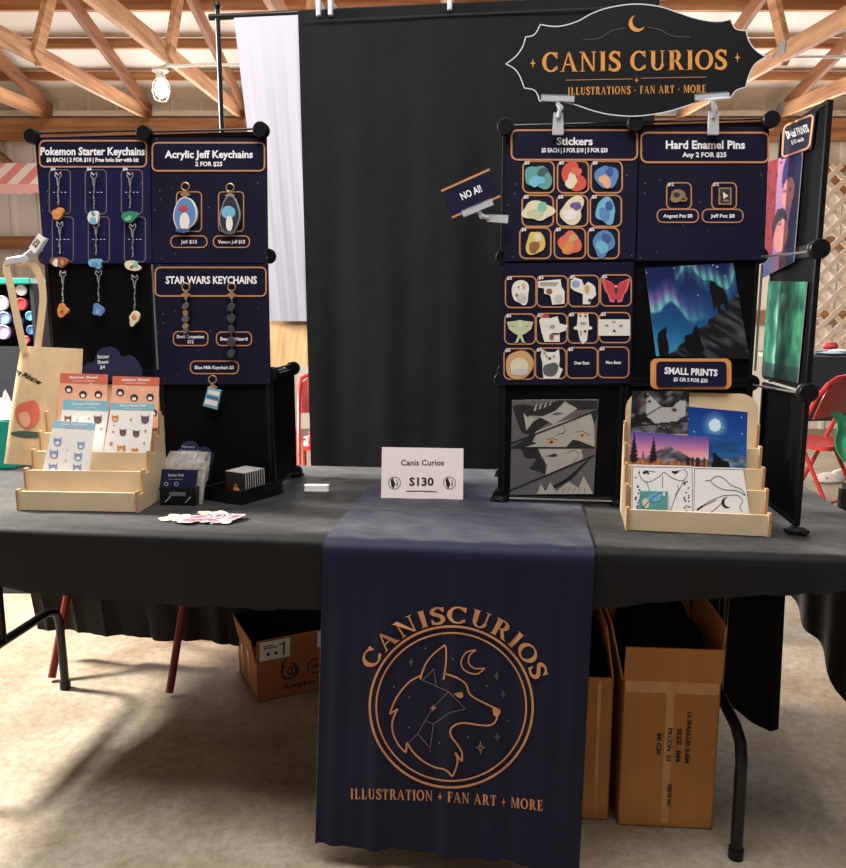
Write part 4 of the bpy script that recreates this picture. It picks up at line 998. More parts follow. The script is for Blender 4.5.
# ================================================================== TIERED STANDS
def tier_stand(loc, yaw, label, W=.296):
    t = empty('tiered_display_stand', label, 'display stand', loc, yaw, 'birch tiered stands')
    st = [(0, .052), (.040, .096), (.080, .136), (.120, .176), (.155, .222)]
    for sx in (0, W):
        pr = [(0, 0)]
        for i, (d, z) in enumerate(st):
            pr += [(d, z), (d+.018, z), (d+.018, z-.012)] ; nd = st[i+1][0] if i < 4 else .185
            pr += [(nd, z-.012)]
        pr += [(.185, 0)]
        m = MB(); m.prism(pr, 'birch', lambda x, y, o: Vector((sx+o, x, y)), -.003, .003, 'birch_edge'); m.build('side_panel', t, bevel=.0006)
    for i, (d, z) in enumerate(st[:4]):
        m = MB(); m.box((W/2, d+.009, (z-.005+max(0, z-.06))/2), (W-.006, .005, z-.005-max(0, z-.06)), 'birch'); m.build('front_board', t, bevel=.0006)
        m = MB(); m.box((W/2, d+.028, max(.006, z-.045)), (W-.006, .034, .005), 'birch'); m.build('shelf', t)
    m = MB(); m.prism([(0, .01), (W, .01), (W, .25)]+[(W-.04+.04*cos(a), .25+.04*sin(a)) for a in [pi/2*k/6 for k in range(1, 7)]]+[(.04-.04*sin(a), .25+.04*cos(a)) for a in [pi/2*k/6 for k in range(0, 7)]], 'birch', lambda x, y, o: Vector((x, .168+.05*max(0, y-.2)-o, y)), -.0025, .0025, 'birch_edge'); m.build('back_board', t)
    return t
LS = at_z(18, 511, .75); LY = radians(-3.7)
tier_stand((LS.x, LS.y, .7505), LY, 'birch tiered stand on the left of the table holding sticker sheets')
RS = at_z(627, 531, .75); RY = radians(-10)
tier_stand((RS.x, RS.y, .7505), RY, 'birch tiered stand at the right table edge holding small art prints')
def splane(o, yaw, d, z=0.0, tilt=.16): return Plane(Vector((o.x-sin(yaw)*d, o.y+cos(yaw)*d, .7505+z)), yaw, tilt)
def sticker_sheet(plane, c, head, body, marks, label, hfrac, title):
    def dr(m, fn):
        L = lambda s, q: ((c[0][0]*(1-s)+c[1][0]*s)*(1-q)+(c[3][0]*(1-s)+c[2][0]*s)*q, (c[0][1]*(1-s)+c[1][1]*s)*(1-q)+(c[3][1]*(1-s)+c[2][1]*s)*q)
        m.poly([L(0, 0), L(1, 0), L(1, hfrac), L(0, hfrac)], head, fn)
        m.text(title, *L(.5, hfrac*.36), 'white_ink', fn, h=2.2, w=(c[1][0]-c[0][0])*.6, o=.0005, bold=.03); m.text('~~~ ~~~~', *L(.5, hfrac*.72), 'white_ink', fn, h=2, w=(c[1][0]-c[0][0])*.45, o=.0005, bold=.03)
        for s, q, r, cs in marks:
            x, y = L(s, q)
            m.poly(ell(x, y, r, r*.95, 12), cs[0], fn, .0004)
            if len(cs) > 1: m.poly(ell(x, y+r*.25, r*.55, r*.45, 10), cs[1], fn, .0008)
            if len(cs) > 2:
                for e in (-1, 1): m.poly([(x+e*r*.35, y-r*.6), (x+e*r*1.0, y-r*1.35), (x+e*r*.95, y-r*.3)], cs[0], fn, .0004)
    return poster(plane, c, body, dr, label, 0, 'sticker sheet', 'sticker sheets on the left stand', 'sticker_sheet', .001)
T3 = splane(LS, LY, .140, .135, .10); T2 = splane(LS, LY, .103, .095, .10); T1 = splane(LS, LY, .062, .05, .12)
dk = ('c_dark', 'c_white')
sticker_sheet(T3, [(60.5, 373), (108, 374.5), (106, 436), (57, 434)], 'c_headred', 'c_peach', [(.2, .26, 4, dk), (.5, .34, 4, dk), (.82, .33, 4, dk), (.3, .5, 3.4, dk), (.66, .16, .8, ('c_white',)), (.33, .34, 1, ('c_white',))], 'orange-headed sticker sheet at the back left of the left stand', .16, 'Sticker Sheet')
sticker_sheet(T3, [(113, 376), (159.5, 377.5), (158, 428), (110, 426)], 'c_headred', 'c_peach', [(.18, .32, 4, dk), (.48, .42, 4, dk), (.82, .40, 4, dk), (.33, .24, 1, ('c_white',)), (.66, .26, 1, ('c_white',)), (.9, .7, 4, dk)], 'orange-headed sticker sheet at the back right of the left stand', .17, 'Sticker Sheet')
fx = ('c_brown', 'c_white', 1); rc = ('c_stone', 'c_brown', 1); oc = ('c_orange', 'c_cream', 1)
sticker_sheet(T2, [(64, 399.5), (110, 401), (103, 452), (56, 449)], 'c_headblue', 'paper', [(.16, .40, 3.6, fx), (.80, .38, 4, rc), (.36, .4, .9, ('c_orange',)), (.6, .36, .9, ('c_orange',)), (.9, .55, 1.2, ('c_orange',))], 'blue-headed sticker sheet with brown animal faces, left of the middle tier', .2, 'Forest Friends')
sticker_sheet(T2, [(112, 402.5), (155, 403.5), (149, 459), (103, 456)], 'c_headblue', 'paper', [(.14, .30, 3.4, oc), (.82, .30, 4, rc), (.36, .55, 3.4, rc), (.66, .56, 3.4, rc), (.38, .86, 4.2, oc), (.68, .88, 3.2, oc), (.5, .3, 1.2, ('c_orange',)), (.14, .54, 1.2, ('c_orange',)), (.14, .76, 1.8, ('c_orange',)), (.86, .5, 1.4, ('c_orange',)), (.86, .72, 1.2, ('c_orange',)), (.14, .42, .9, ('c_orange',))], 'blue-headed sticker sheet with orange and grey animals, right of the middle tier', .13, 'Woodland Pals')
sb = ('c_stickerblue', 'paper', 1)
sticker_sheet(T1, [(54, 420.5), (96, 423), (88.5, 476), (42, 473)], 'c_headblue2', 'paper', [(.2, .4, 4, sb), (.18, .64, 4.2, sb), (.22, .9, 4.4, sb), (.74, .44, 3.6, sb), (.72, .66, 4, sb), (.74, .88, 4.2, sb), (.46, .54, .7, ('c_grey',)), (.46, .74, 1.2, ('c_palegrey',))], 'white sticker sheet with pale blue animals on the lowest filled tier', .13, 'Sea Sprites')
def cloud(px, py, w, h):
    return smoothline([(px-w*.48, py+h*.5), (px-w*.5, py+h*.2), (px-w*.42, py-.02*h), (px-w*.30, py-h*.08), (px-w*.24, py-h*.38), (px-w*.08, py-h*.5), (px+w*.08, py-h*.42), (px+w*.16, py-h*.22), (px+w*.30, py-h*.26), (px+w*.42, py-h*.08), (px+w*.5, py+h*.2), (px+w*.47, py+h*.5)], 4)
pc = splane(LS, LY, .164, .2, .0)
fn, M = pc.frame(113, 362)
m = MB(); m.flatart = True; m.prism(cloud(112.5, 364, 60, 34), 'navy_felt', fn, 0, .0025)
for i, s in enumerate(('Sticker', 'Sheets', '$4')): m.text(s, 104-i*.5, 356.5+5.2*i, 'white_ink', fn, h=3.4, w=(12, 11, 5)[i], o=.003, bold=.02, ang=.06)
tag(m.build('cloud_sign', None, M=M), 'navy cloud-shaped sign standing behind the orange sticker sheets', 'sign', 'cloud signs')

# prints on the right stand
S1 = splane(RS, RY, .024, .012, .11); S3 = splane(RS, RY, .105, .11, .10); S3b = splane(RS, RY, .098, .11, .10); S0 = splane(RS, RY, .018, .012, .11)
def grey2(s, t):
    n = vnoise(s*9+t*5, t*9-s*4, 3)
    if abs(s+t*1.2-.95) < .02 or abs(t-.82+.12*s) < .02: return (24, 22, 24)
    if .25 < s < .95 and .12+.2*s < t+.15*sin(s*8) < .72: return (168, 164, 162) if n > .33 else (60, 58, 60)
    return mix((24, 23, 26), (110, 106, 108), (n-.35)*2)
def night(s, t):
    c = mix((20, 52, 128), (40, 104, 168), t*1.1); d = hypot(s-.46, (t-.27)*.95); c = mix(c, (150, 200, 228), (.24-d)*4); 
    if d < .10: c = (206, 228, 240)
    n = vnoise(s*5, t*16, 3)
    if .42 < t < .85: c = mix(c, (34, 72, 118), (n-.45)*2)
    if vnoise(s*70, t*70, 1) > .96 and t < .5: c = (210, 225, 245)
    if t > .86-.10*s: c = mix((40, 60, 90), (130, 150, 170), vnoise(s*12, t*20, 8))
    if inpoly(s, t, [(.42, .98), (.44, .82), (.43, .74), (.48, .72), (.52, .78), (.60, .84), (.70, .86), (.74, .98)]): c = (18, 20, 28)
    return c
def dusk(s, t):
    c = mix((92, 74, 150), (224, 140, 170), t*2.1); c = mix(c, (236, 190, 160), (t-.38)*4*max(0, s-.2))
    if t > .66-.36*max(0, 1-abs(s-.5)/.30)*(.8+.4*vnoise(s*14, 1, 2)) and t > .3: c = mix((58, 56, 70), (150, 142, 150), vnoise(s*16+t*9, t*13, 5)*1.3-.3)
    for x, w, h in ((.05, .09, .02), (.30, .09, .08), (.17, .05, .4)):
        if abs(s-x) < w*(t-h)*.9*(.7+.5*abs(sin(t*34))) and t < .85: c = (34, 32, 36)
    if t > .74+.05*sin(s*30): c = mix((130, 74, 40), (206, 130, 66), vnoise(s*30, t*8, 6))
    if t > .62 and s > .62 and vnoise(s*40, 1, 4) > .55 and t < .9: c = (44, 40, 40)
    return c
art_poster(S3, [(632, 391), (689.5, 391), (688, 434), (630, 434)], grey2, 'small grey ink print at the top left of the right stand', 60, 46, cat='small print', name='small_print', group='small prints on the right stand', edge='black_ink')
art_poster(S3, [(688, 406.5), (747.5, 412), (746, 470), (686, 468)], night, 'small blue moonlit print with a howling wolf on the right stand', 60, 60, cat='small print', name='small_print', group='small prints on the right stand')
art_poster(S3b, [(630.5, 431), (709, 437), (708, 471), (629, 471)], dusk, 'small purple sunset mountain print below the grey one on the right stand', 84, 40, cat='small print', name='small_print', group='small prints on the right stand')
def line_print(c, draw, label, plane=None, bg='paper'):
    return poster(plane or S1, c, bg, draw, label, 0, 'small print', 'small prints on the right stand', 'small_print', .0012)
def skull(m, fn):
    K2 = .2908; z = lambda x, y: (600+x*K2, 370+y*K2)
    m.strip([z(*p) for p in ((112, 332), (316, 335), (318, 500), (110, 498), (112, 332))], .5, 'black_ink', fn)
    for l in ([(135, 345), (140, 370), (165, 385), (205, 365), (220, 352), (250, 372), (285, 380), (300, 355), (285, 340)], [(160, 385), (175, 430), (180, 470)], [(215, 365), (215, 405)], [(290, 380), (262, 430), (240, 490)], [(265, 395), (270, 410), (258, 430)], [(150, 345), (190, 350)], [(250, 350), (278, 345)]):
        m.strip([z(*p) for p in smoothline(l, 4)], .55, 'black_ink', fn)
    R = random.Random(3)
    for k in range(34):
        sd = -1 if k % 2 else 1; y = 350+R.random()*140; x = (128 if sd < 0 else 298)+R.uniform(-9, 9)
        m.poly([z(*p) for p in ell(x, y, 3.5, 2.6, 7)], 'black_ink', fn)
    for k in range(10): m.poly([z(*p) for p in ell(150+k*4+(80 if k > 4 else 0), 352+3*sin(k*2), 4, 4, 7)], 'black_ink', fn)
line_print([(632, 464.5), (692.5, 466), (692, 519), (631, 518)], skull, 'white ink drawing of a horned skull on the left of the lower tier')
def crow(m, fn):
    K2 = .2908; z = lambda x, y: (600+x*K2, 370+y*K2)
    m.strip([z(*p) for p in ((325, 338), (496, 342), (514, 498), (322, 498), (325, 338))], .5, 'black_ink', fn)
    for l in ([(362, 380), (380, 378), (400, 365), (425, 372), (450, 395), (485, 410), (500, 432)], [(380, 382), (400, 400), (430, 412), (470, 415), (500, 432)], [(335, 480), (370, 455), (400, 440), (430, 430)], [(350, 470), (400, 446)], [(380, 490), (405, 470), (420, 455)], [(430, 432), (470, 430), (490, 450), (480, 470), (490, 488)]):
        m.strip([z(*p) for p in smoothline(l, 4)], .6, 'black_ink', fn)
    m.poly([z(*p) for p in crescent(436, 456, 19, -15)], 'black_ink', fn); m.poly([z(*p) for p in [(332, 478), (352, 464), (354, 470), (334, 484)]], 'black_ink', fn)
line_print([(693, 467), (742.5, 468), (751, 519), (692.5, 519)], crow, 'white ink drawing of a bird and crescent on the right of the lower tier')
def cyan(m, fn):
    m.poly(blob(646, 503, 3, 6, 3), 'c_cream', fn); m.poly(blob(655, 497, 8, 4, 5), 'c_sky', fn, .0003); m.poly(ell(664, 494, 1.2, 2.5, 8), 'paper', fn, .0004); m.strip([(642, 508), (652, 498), (661, 492)], .8, 'c_deepblue', fn, .0005)
line_print([(640, 491), (668, 491.5), (667, 519), (638, 519)], cyan, 'little turquoise print in front of the skull drawing', S0, 'c_teal')
# small prints plaque
pp = splane(RS, RY, .160, .2, .05)
fn, M = pp.frame(690, 374)
t = tag(empty('price_plaque', None, None, M=M), 'navy SMALL PRINTS plaque with an orange wood border on top of the right stand', 'sign')
m = MB(); m.prism(rrect(650.5, 358.5, 731, 389, 6), 'c_orange', fn, 0, .005, 'birch_edge'); m.build('backing', t)
m = MB(); m.flatart = True; m.prism(rrect(656, 361.5, 726, 386.5, 4), 'navy_card', fn, .005, .0075); f2 = lambda x, y, o=0: fn(x, y, .008)
m.text('SMALL PRINTS', 690.5, 371.5, 'white_ink', f2, h=6.4, w=53, bold=.035, ang=-.045); m.text('$5 OR 5 FOR $20', 690, 379.8, 'white_ink', f2, h=3.6, w=34, bold=.03, ang=-.045); m.build('face', t)

# ================================================================== SMALL THINGS ON THE TABLE
# tent card
P = at_z(422, 499, .752); pt = Plane(Vector((P.x, P.y, .7525)), radians(-4), .14)
fn, M = pt.frame(422, 472)
m = MB(); m.flatart = True; c = [(382, 447), (463.5, 448.5), (463, 499.5), (381, 498)]
m.prism(c, 'pink_paper', fn, 0, .0006); back = [fn(*c[0]), fn(*c[1])]; yb = fn(*c[2]).z
m.add([back[0]+Vector((0, .0006, 0)), back[1]+Vector((0, .0006, 0)), Vector((back[1].x, .040, yb+.006)), Vector((back[0].x, .040, yb+.006))], [(0, 1, 2, 3)], 'pink_paper')
f2 = lambda x, y, o=0: fn(x, y, .001)
m.text('Canis Curios', 422.5, 462.5, 'black_ink', f2, h=5.6, w=43, bold=.015); m.text('S130', 421.5, 481.5, 'black_ink', f2, h=8, w=24.5, bold=.03)
m.strip([(406, 491.3), (420, 491), (437, 491.8)], .9, 'black_ink', f2)
for x in (394.5, 449.5):
    m.strip(ell(x, 483, 6, 6, 24), .6, 'black_ink', f2, closed=True)
    m.poly([(x-4, 480), (x-1.5, 477.5), (x-.5, 481), (x+1, 484), (x-1, 488.5), (x-3, 486.5)], 'black_ink', f2); m.poly([(x+1.5, 479), (x+3, 481), (x+3.4, 485), (x+2, 487), (x+2.4, 482)], 'black_ink', f2)
tag(m.build('tent_card', None, M=M), 'folded pale pink table card reading S130 in the middle of the table', 'card')
# white case
P = at_z(317, 491, .751)
m = MB(); m.prism(rrect(-.033, -.011, .033, .011, .008), 'white_plastic', lambda x, y, o: Vector((x, y, o)), 0, .016); m.prism(rrect(-.034, -.012, .034, .012, .008), 'c_palegrey', lambda x, y, o: Vector((x, y, o)), -.0008, .003)
m.strip([(-.018, 0), (.018, 0)], .002, 'c_palegrey', lambda x, y, o: Vector((x, y, .0162)))
tag(m.build('plastic_case', None, bevel=.002, loc=(P.x, P.y, .752), rz=radians(-3)), 'small white plastic case lying on the table near the left rack', 'case')
# black bins with slots
def bin_(p0, W, D, H, yaw, label, wall=.003):
    t = empty('storage_bin', label, 'bin', (p0.x, p0.y, .7505), yaw, 'black plastic bins')
    m = MB(); m.box((W/2, D/2, .0025), (W, D, .005), 'black_plastic')
    for x in (0, W): m.box((x, D/2, H/2), (wall, D, H), 'black_plastic')
    m.box((W/2, D, H/2), (W, wall, H), 'black_plastic'); m.box((W/2, 0, H/2), (W, wall, H), 'black_plastic')
    m.tube([(0, 0, H), (W, 0, H), (W, D, H), (0, D, H)], .0035, 'black_plastic', 6, True)
    m.build('bin_body', t)
    return t
P = at_z(161, 505, .75); tb = bin_(P, .088, .12, .042, radians(-6), 'black slotted bin holding the foil packets beside the left stand')
m = MB()
m.prism(rrect(.024, .024, .066, .034, .003), 'c_stone', lambda x, y, o: Vector((x, -o, y)), .0015, .0028)
for x in (.018, .07):
    for k in range(3): m.bar((x+.004*k-.006, -.0022, .008+.004*k), (x+.004*k, -.0022, .014+.004*k), .002, .0025, 'c_grey')
m.build('label_slot', tb)
PB = P
for k in range(4):
    pk = Plane(Vector((PB.x, PB.y, .756))+Vector((.105*.08, 1, 0))*(.024+.022*k), radians(-6), .2)
    dx, dy = 1.3*k, -2.2*k
    c = [(166+dx, 457.5+dy), (207+dx, 458.5+dy), (202+dx, 505+dy), (162+dx, 500+dy)]
    fn, M = pk.frame(184+dx, 480+dy); m = MB(); m.flatart = True
    def pil(u, v, s): 
        x = (c[0][0]*(1-u)+c[1][0]*u)*(1-v)+(c[3][0]*(1-u)+c[2][0]*u)*v; y = (c[0][1]*(1-u)+c[1][1]*u)*(1-v)+(c[3][1]*(1-u)+c[2][1]*u)*v
        return fn(x, y, s*.006*(sin(pi*u)*sin(pi*v))**.6*(1+.3*sin(9*u+5*v+k)))
    t = tag(empty('packet', None, None, M=M), ('foil mystery packet with a navy label at the front of the black bin', 'foil packet second from the front in the black bin', 'foil packet third from the front in the black bin', 'foil packet at the back of the black bin')[k], 'packet', 'foil packets in the bin')
    mm = MB(); mm.grid(lambda u, v: pil(u, v, 1), 12, 12, 'foil'); mm.grid(lambda u, v: pil(u, v, -1), 12, 12, 'silver'); pouch = mm.build('pouch', t, True)
    if k == 0:
        lb = [(163.5, 469), (200, 470), (196, 493), (161, 490)]
        m.poly(lb, 'navy_card', fn, .0105); f2 = lambda x, y, o=0: fn(x, y, .0108)
        m.text('Sticker Pack', 178, 475, 'grey_ink', f2, h=2.4, w=16, bold=.03); m.text('~~ ~~~~', 177, 479, 'grey_ink', f2, h=1.6, w=14, bold=.03)
        for x in (168, 178): m.strip(ell(x, 484, 1.8, 1.8, 10), .6, 'grey_ink', f2, closed=True)
        m.build('packet_label', pouch)
pc2 = Plane(Vector((P.x, P.y, .7505))+E2*.118, radians(-6), .05)
fn, M = pc2.frame(192, 453); m = MB(); m.flatart = True; m.prism(cloud(192.5, 452, 43, 22)+[(205, 500), (180, 500)], 'navy_felt', fn, 0, .0025)
for i, (s, w) in enumerate((('Mystery', 13), ('1 Pack Sticker Set', 23), ('random mix', 22), ('1 Sticker $1', 25))): m.text(s, 189+i*1.2, 446.5+4*i, 'grey_ink', fn, h=2.2, w=w, o=.003, bold=.03, ang=-.03)
tag(m.build('cloud_sign', None, M=M), 'navy cloud-shaped sign standing behind the foil packets', 'sign', 'cloud signs')
P2 = at_z(208, 500, .75); tb2 = bin_(P2, .115, .15, .034, radians(-30), 'black open bin holding a block of small cards near the rack foot')
for k in range(9):
    o = MB(); o.box((0, 0, .035), (.066, .0022, .066), 'card_dark'); 
    if k == 0:
        o.poly(blob(.002, .022, .009, .012, 4), 'c_orange', lambda x, y, q: Vector((x, -.0013, y))); o.poly(blob(.0, .034, .006, .005, 6), 'c_brown', lambda x, y, q: Vector((x, -.0015, y)))
    o.box((0, .0002, .0688), (.066, .0016, .0016), 'c_palegrey'); o.box((.0335, .0002, .035), (.0012, .0016, .066), 'c_palegrey')
    lx, ly = .070, .030+.0085*k; c_, s_ = cos(radians(-30)), sin(radians(-30))
    tag(o.build('small_card', None, loc=(P2.x+lx*c_-ly*s_, P2.y+lx*s_+ly*c_, .7562), rz=radians(-30)), 'front card with an orange picture in the black open bin' if k == 0 else 'dark pale-edged card in the block filed behind the orange picture card', 'card', 'cards filed in the bin')
# loose cut stickers
PI = at_z(203, 518.5, .7515); R = random.Random(12)
cc = ['c_pink', 'c_pink', 'c_white', 'c_pink', 'c_lime', 'c_white']; nmz = {'c_pink': 'pink', 'c_white': 'white', 'c_lime': 'yellow green'}
for k in range(24):
    u = -1+2*((k*7) % 24+.5)/24; v = R.uniform(-1, 1)*math.sqrt(1-u*u*.9)
    x, y = PI.x+u*.080, PI.y+v*.034-u*.004; z = .7512+.0011*(k % 6)+.0006
    col = 'c_lime' if (u < -.6 and k % 2) or (-.25 < u < .2 and v > .2) else ('c_white' if k % 4 == 0 or u < -.35 else 'c_pink')
    s = R.uniform(.016, .023); ou = blob(0, 0, s*1.15, s*.8, k+100, .22, 16); inn = [(p[0]*.84, p[1]*.82) for p in ou]
    m = MB(); m.flatart = True; f3 = lambda a, b, o: Vector((a, b, o))
    m.prism(ou, 'c_white', f3, 0, .0008); m.poly(inn, col if col != 'c_white' else 'paper', f3, .001); m.poly(blob(s*.1, 0, s*.35, s*.22, k+300), 'c_rose' if col == 'c_pink' else ('c_palegreen' if col == 'c_lime' else 'c_peach'), f3, .0012)
    tag(m.build('cut_sticker', None, loc=(x, y, z), rz=R.uniform(0, 6.28)), '%s cut sticker in the loose pile in front of the black bins' % nmz[col], 'sticker', 'loose stickers in the pile')

# tote bag hanging from the rack edge
pb = Plane(B(-1.13, .338, .9), radians(-7), .03)
fn, M = pb.frame(43, 410)
t = tag(empty('tote_bag', None, None, M=M), 'natural canvas tote bag hanging at the left end of the table', 'bag')
cB = [(21, 346), (83, 349), (62, 466), (4, 463.5)]
def bagf(s):
    def f(u, v):
        x = (cB[0][0]*(1-u)+cB[1][0]*u)*(1-v)+(cB[3][0]*(1-u)+cB[2][0]*u)*v+2.5*sin(pi*v)*u*2.2; y = (cB[0][1]*(1-u)+cB[1][1]*u)*(1-v)+(cB[3][1]*(1-u)+cB[2][1]*u)*v
        return fn(x, y, s*(.014*(sin(pi*u)**.5)*(.25+.75*sin(pi*min(1, v*.95)))+.003*sin(u*9+v*4)*v*(1-v)*3))
    return f
m = MB(); m.sheetgrid(bagf(1), 24, 24, 'canvas', .001); m.sheetgrid(bagf(-1), 24, 24, 'canvas', .001); m.build('bag_body', t, True)
m = MB(); m.flatart = True
def bfn(px, py, o=0):
    best = None
    v = (py-347)/(117.5); v = max(0, min(1, v)); xl = cB[0][0]+(cB[3][0]-cB[0][0])*v; xr = cB[1][0]+(cB[2][0]-cB[1][0])*v; u = max(0, min(1, (px-xl)/(xr-xl)))
    for _ in range(3):
        q = 2.5*sin(pi*v)*2.2; u = max(0, min(1, (px-xl)/(xr-xl+q)))
    p = bagf(1)(u, v); return Vector((p.x, p.y-.0018-o, p.z))
for i, chx in enumerate('my Abhzier'):
    if chx != ' ': m.text(chx, 19.5+i*2.6, 372+.95*i+.02*i*i, 'black_ink', bfn, h=5, bold=.03, ang=-.35-.02*i)
m.build('lettering', t); m = MB(); m.flatart = True
def patch(P, cx, cy, mt, o):
    rings = [[(cx+(x-cx)*q, cy+(y-cy)*q) for x, y in P] for q in (.02, .35, .7, 1)]; n = len(P)
    m.add([bfn(x, y, o) for r in rings for x, y in r], [(j*n+i, j*n+(i+1) % n, (j+1)*n+(i+1) % n, (j+1)*n+i) for j in range(3) for i in range(n)], mt)
patch(ell(31, 434, 19, 3.4, 24), 31, 434, 'c_green', .0002)
patch(blob(31, 414, 12, 15, 71, .08), 31, 414, 'c_coral', .001); patch(blob(28, 419, 6, 8, 72, .08), 28, 419, 'c_peach', .0018)
m.build('picture', t)
for dx, dy, o in ((0, 0, .012), (16, 1, -.004)):
    m = MB()
    pts = [fn(x, y, o) for x, y in (((27, 352), (20, 320), (13, 285), (9, 268), (14, 262), (24, 262)) if dx == 0 else ((36, 352), (40, 320), (42, 295), (38, 275), (30, 264), (20, 261)))]
    pts = [Vector(p) for p in smoothline([tuple(p) for p in pts], 4)]
    V = []; F = []
    for i, p in enumerate(pts):
        d = (pts[min(i+1, len(pts)-1)]-pts[max(0, i-1)]).normalized(); nrm = Vector((d.z, 0, -d.x))*.010
        V += [p+nrm, p-nrm, p-nrm+Vector((0, .002, 0)), p+nrm+Vector((0, .002, 0))]
    for i in range(len(pts)-1):
        for k in range(4): F.append((4*i+k, 4*i+(k+1) % 4, 4*i+4+(k+1) % 4, 4*i+4+k))
    F += [(0, 1, 2, 3), tuple(4*len(pts)-4+k for k in (3, 2, 1, 0))]
    m.add(V, F, 'canvas'); m.build('handle', t)
ptag = Plane(B(-1.1, .352), radians(-7))
sign_clip(ptag, (8, 263, 30, 259), [(22, 259, .004), (27, 255, .004), (33, 250, .004)], 'clear plastic clip gripping the tote bag handles at the rack edge', [(30, 250), (41, 236), (48, 239), (37, 256)])
fn, M = ptag.frame(38, 246, .009); m = MB(); m.flatart = True; m.prism([(31, 248), (41, 233.5), (47, 238.5), (37, 254)], 'paper', fn, 0, .001); m.text('$20', 38.5, 243.5, 'black_ink', fn, h=5, w=8, o=.0014, bold=.03, ang=.9)
tag(m.build('price_tag', None, M=M), 'little white price tag tilted above the tote bag handles', 'tag')

# ================================================================== BACKDROP
BD = 1.30
t = empty('backdrop_stand', 'black pole backdrop stand behind the table', 'backdrop stand', B(0, BD), YAW)
def bl(px, py, b=BD): a, z = bp(px, py, b); return a, z
a0, z0 = bl(217, 6); _, zb = bl(240, 16); a1 = bl(656, 16)[0]
m = MB(); m.cyl((a0, 0, .02), (a0, 0, z0), .009, 'black_metal', 12); m.lathe([(.010, z0-.012), (.015, z0), (.010, z0+.012)], 'black_metal', (a0, 0, 0), 12); m.build('pole', t, True)
m = MB(); m.cyl((a1, 0, .02), (a1, 0, z0), .009, 'black_metal', 12); m.build('pole', t, True)
m = MB(); m.cyl((a0-.03, 0, zb), (a1+.03, 0, zb+.0), .011, 'black_metal', 12); m.build('crossbar', t, True)
for a in (a0, a1):
    m = MB()
    m.prism(rrect(-.14, -.14, .14, .14, .03), 'black_metal', lambda x, y, o: Vector((a+x, y+.12, o)), .0005, .02)
    m.build('base_plate', t)
def curtain(px_l, px_r, top, bot, amp, mt, name, label, b, seed=0, w0=0):
    (al, zt), (ar, _) = bl(px_l[0], top, b), bl(px_r[0], top, b); (al2, zb2), (ar2, _) = bl(px_l[1], bot, b), bl(px_r[1], bot, b)
    m = MB()
    def f(u, v):
        A = (al+(al2-al)*v)*(1-u)+(ar+(ar2-ar)*v)*u; z = zt+(zb2-zt)*v
        return Vector((A, b-BD+amp*min(1, v*1.5+.15)*(sin(u*9+v*1.3+seed)+.4*sin(u*27-v*3+seed)+.15*sin(u*61+v*4)), z))
    m.sheetgrid(f, 70, 20, mt, .002)
    return m, zt
m, zt = curtain((298, 315), (657, 640), 11, 620, .007, 'backdrop_black', 'c', '', BD-.045, .4)
o = m.build('backdrop_curtain', None, True, loc=B(0, BD), rz=YAW)
m2 = MB(); (al, z1), (ar, _) = bl(299, 26, BD-.06), bl(657, 14, BD-.06); m2.bar((al+.01, -.054, zb-.045), (ar-.01, -.054, zb-.045), .002, .004, 'black_plastic'); m2.build('hem_seam', o)
tag(o, 'wide black fabric backdrop hanging behind the booth', 'backdrop')
m, _ = curtain((234, 270), (299, 320), 18, 321, .0006, 'backdrop_white', 'c', '', BD-.03, 1.1)
tag(m.build('backdrop_curtain', None, True, loc=B(0, BD), rz=YAW), 'narrow white fabric strip hanging beside the black backdrop', 'backdrop')
m, _ = curtain((255, 256), (318, 314), 317, 366, .0008, 'tan_cloth', 'c', '', BD-.018, 2.0)
tag(m.build('tan_cloth_panel', None, True, loc=B(0, BD), rz=YAW), 'tan fabric panel showing below the white backdrop strip', 'cloth')
for i, (px, py, w) in enumerate(((319, 12, 'left of the pair'), (331, 11.5, 'right of the pair'), (450, 5, 'near the sign'))):
    a, z = bl(px, py, BD-.05); m = MB(); m.box((a, -.026, zb-.006), (.016, .075, .052), 'clear_plastic')
    tag(m.build('curtain_clip', None, bevel=.003, loc=B(0, BD), rz=YAW), 'small clear clip on top of the black backdrop, %s' % w, 'clip', 'backdrop clips')

# ================================================================== UNDER THE TABLE
def open_box(P, yaw, W, D, H, mt, label, flaps, extra=None):
    t = empty('cardboard_box', label, 'box', (P.x, P.y, .001), yaw)
    m = MB(); T = .005
    m.box((W/2, D/2, T/2), (W, D, T), mt); m.box((W/2, T/2, H/2), (W, T, H), mt); m.box((W/2, D-T/2, H/2), (W, T, H), mt)
    m.box((T/2, D/2, H/2), (T, D, H), mt); m.box((W-T/2, D/2, H/2), (T, D, H), mt); body = m.build('carton', t, bevel=.002)
    for (x0, y0, x1, y1, dx, dy, dz) in flaps:
        m = MB(); p = [Vector((x0, y0, H)), Vector((x1, y1, H)), Vector((x1+dx, y1+dy, H+dz)), Vector((x0+dx, y0+dy, H+dz))]
        nn = (p[1]-p[0]).cross(p[3]-p[0]).normalized()*.004; m.add(p+[q+nn for q in p], [(0, 1, 2, 3), (7, 6, 5, 4), (0, 4, 5, 1), (1, 5, 6, 2), (2, 6, 7, 3), (3, 7, 4, 0)], mt); m.build('flap', t)
    return body
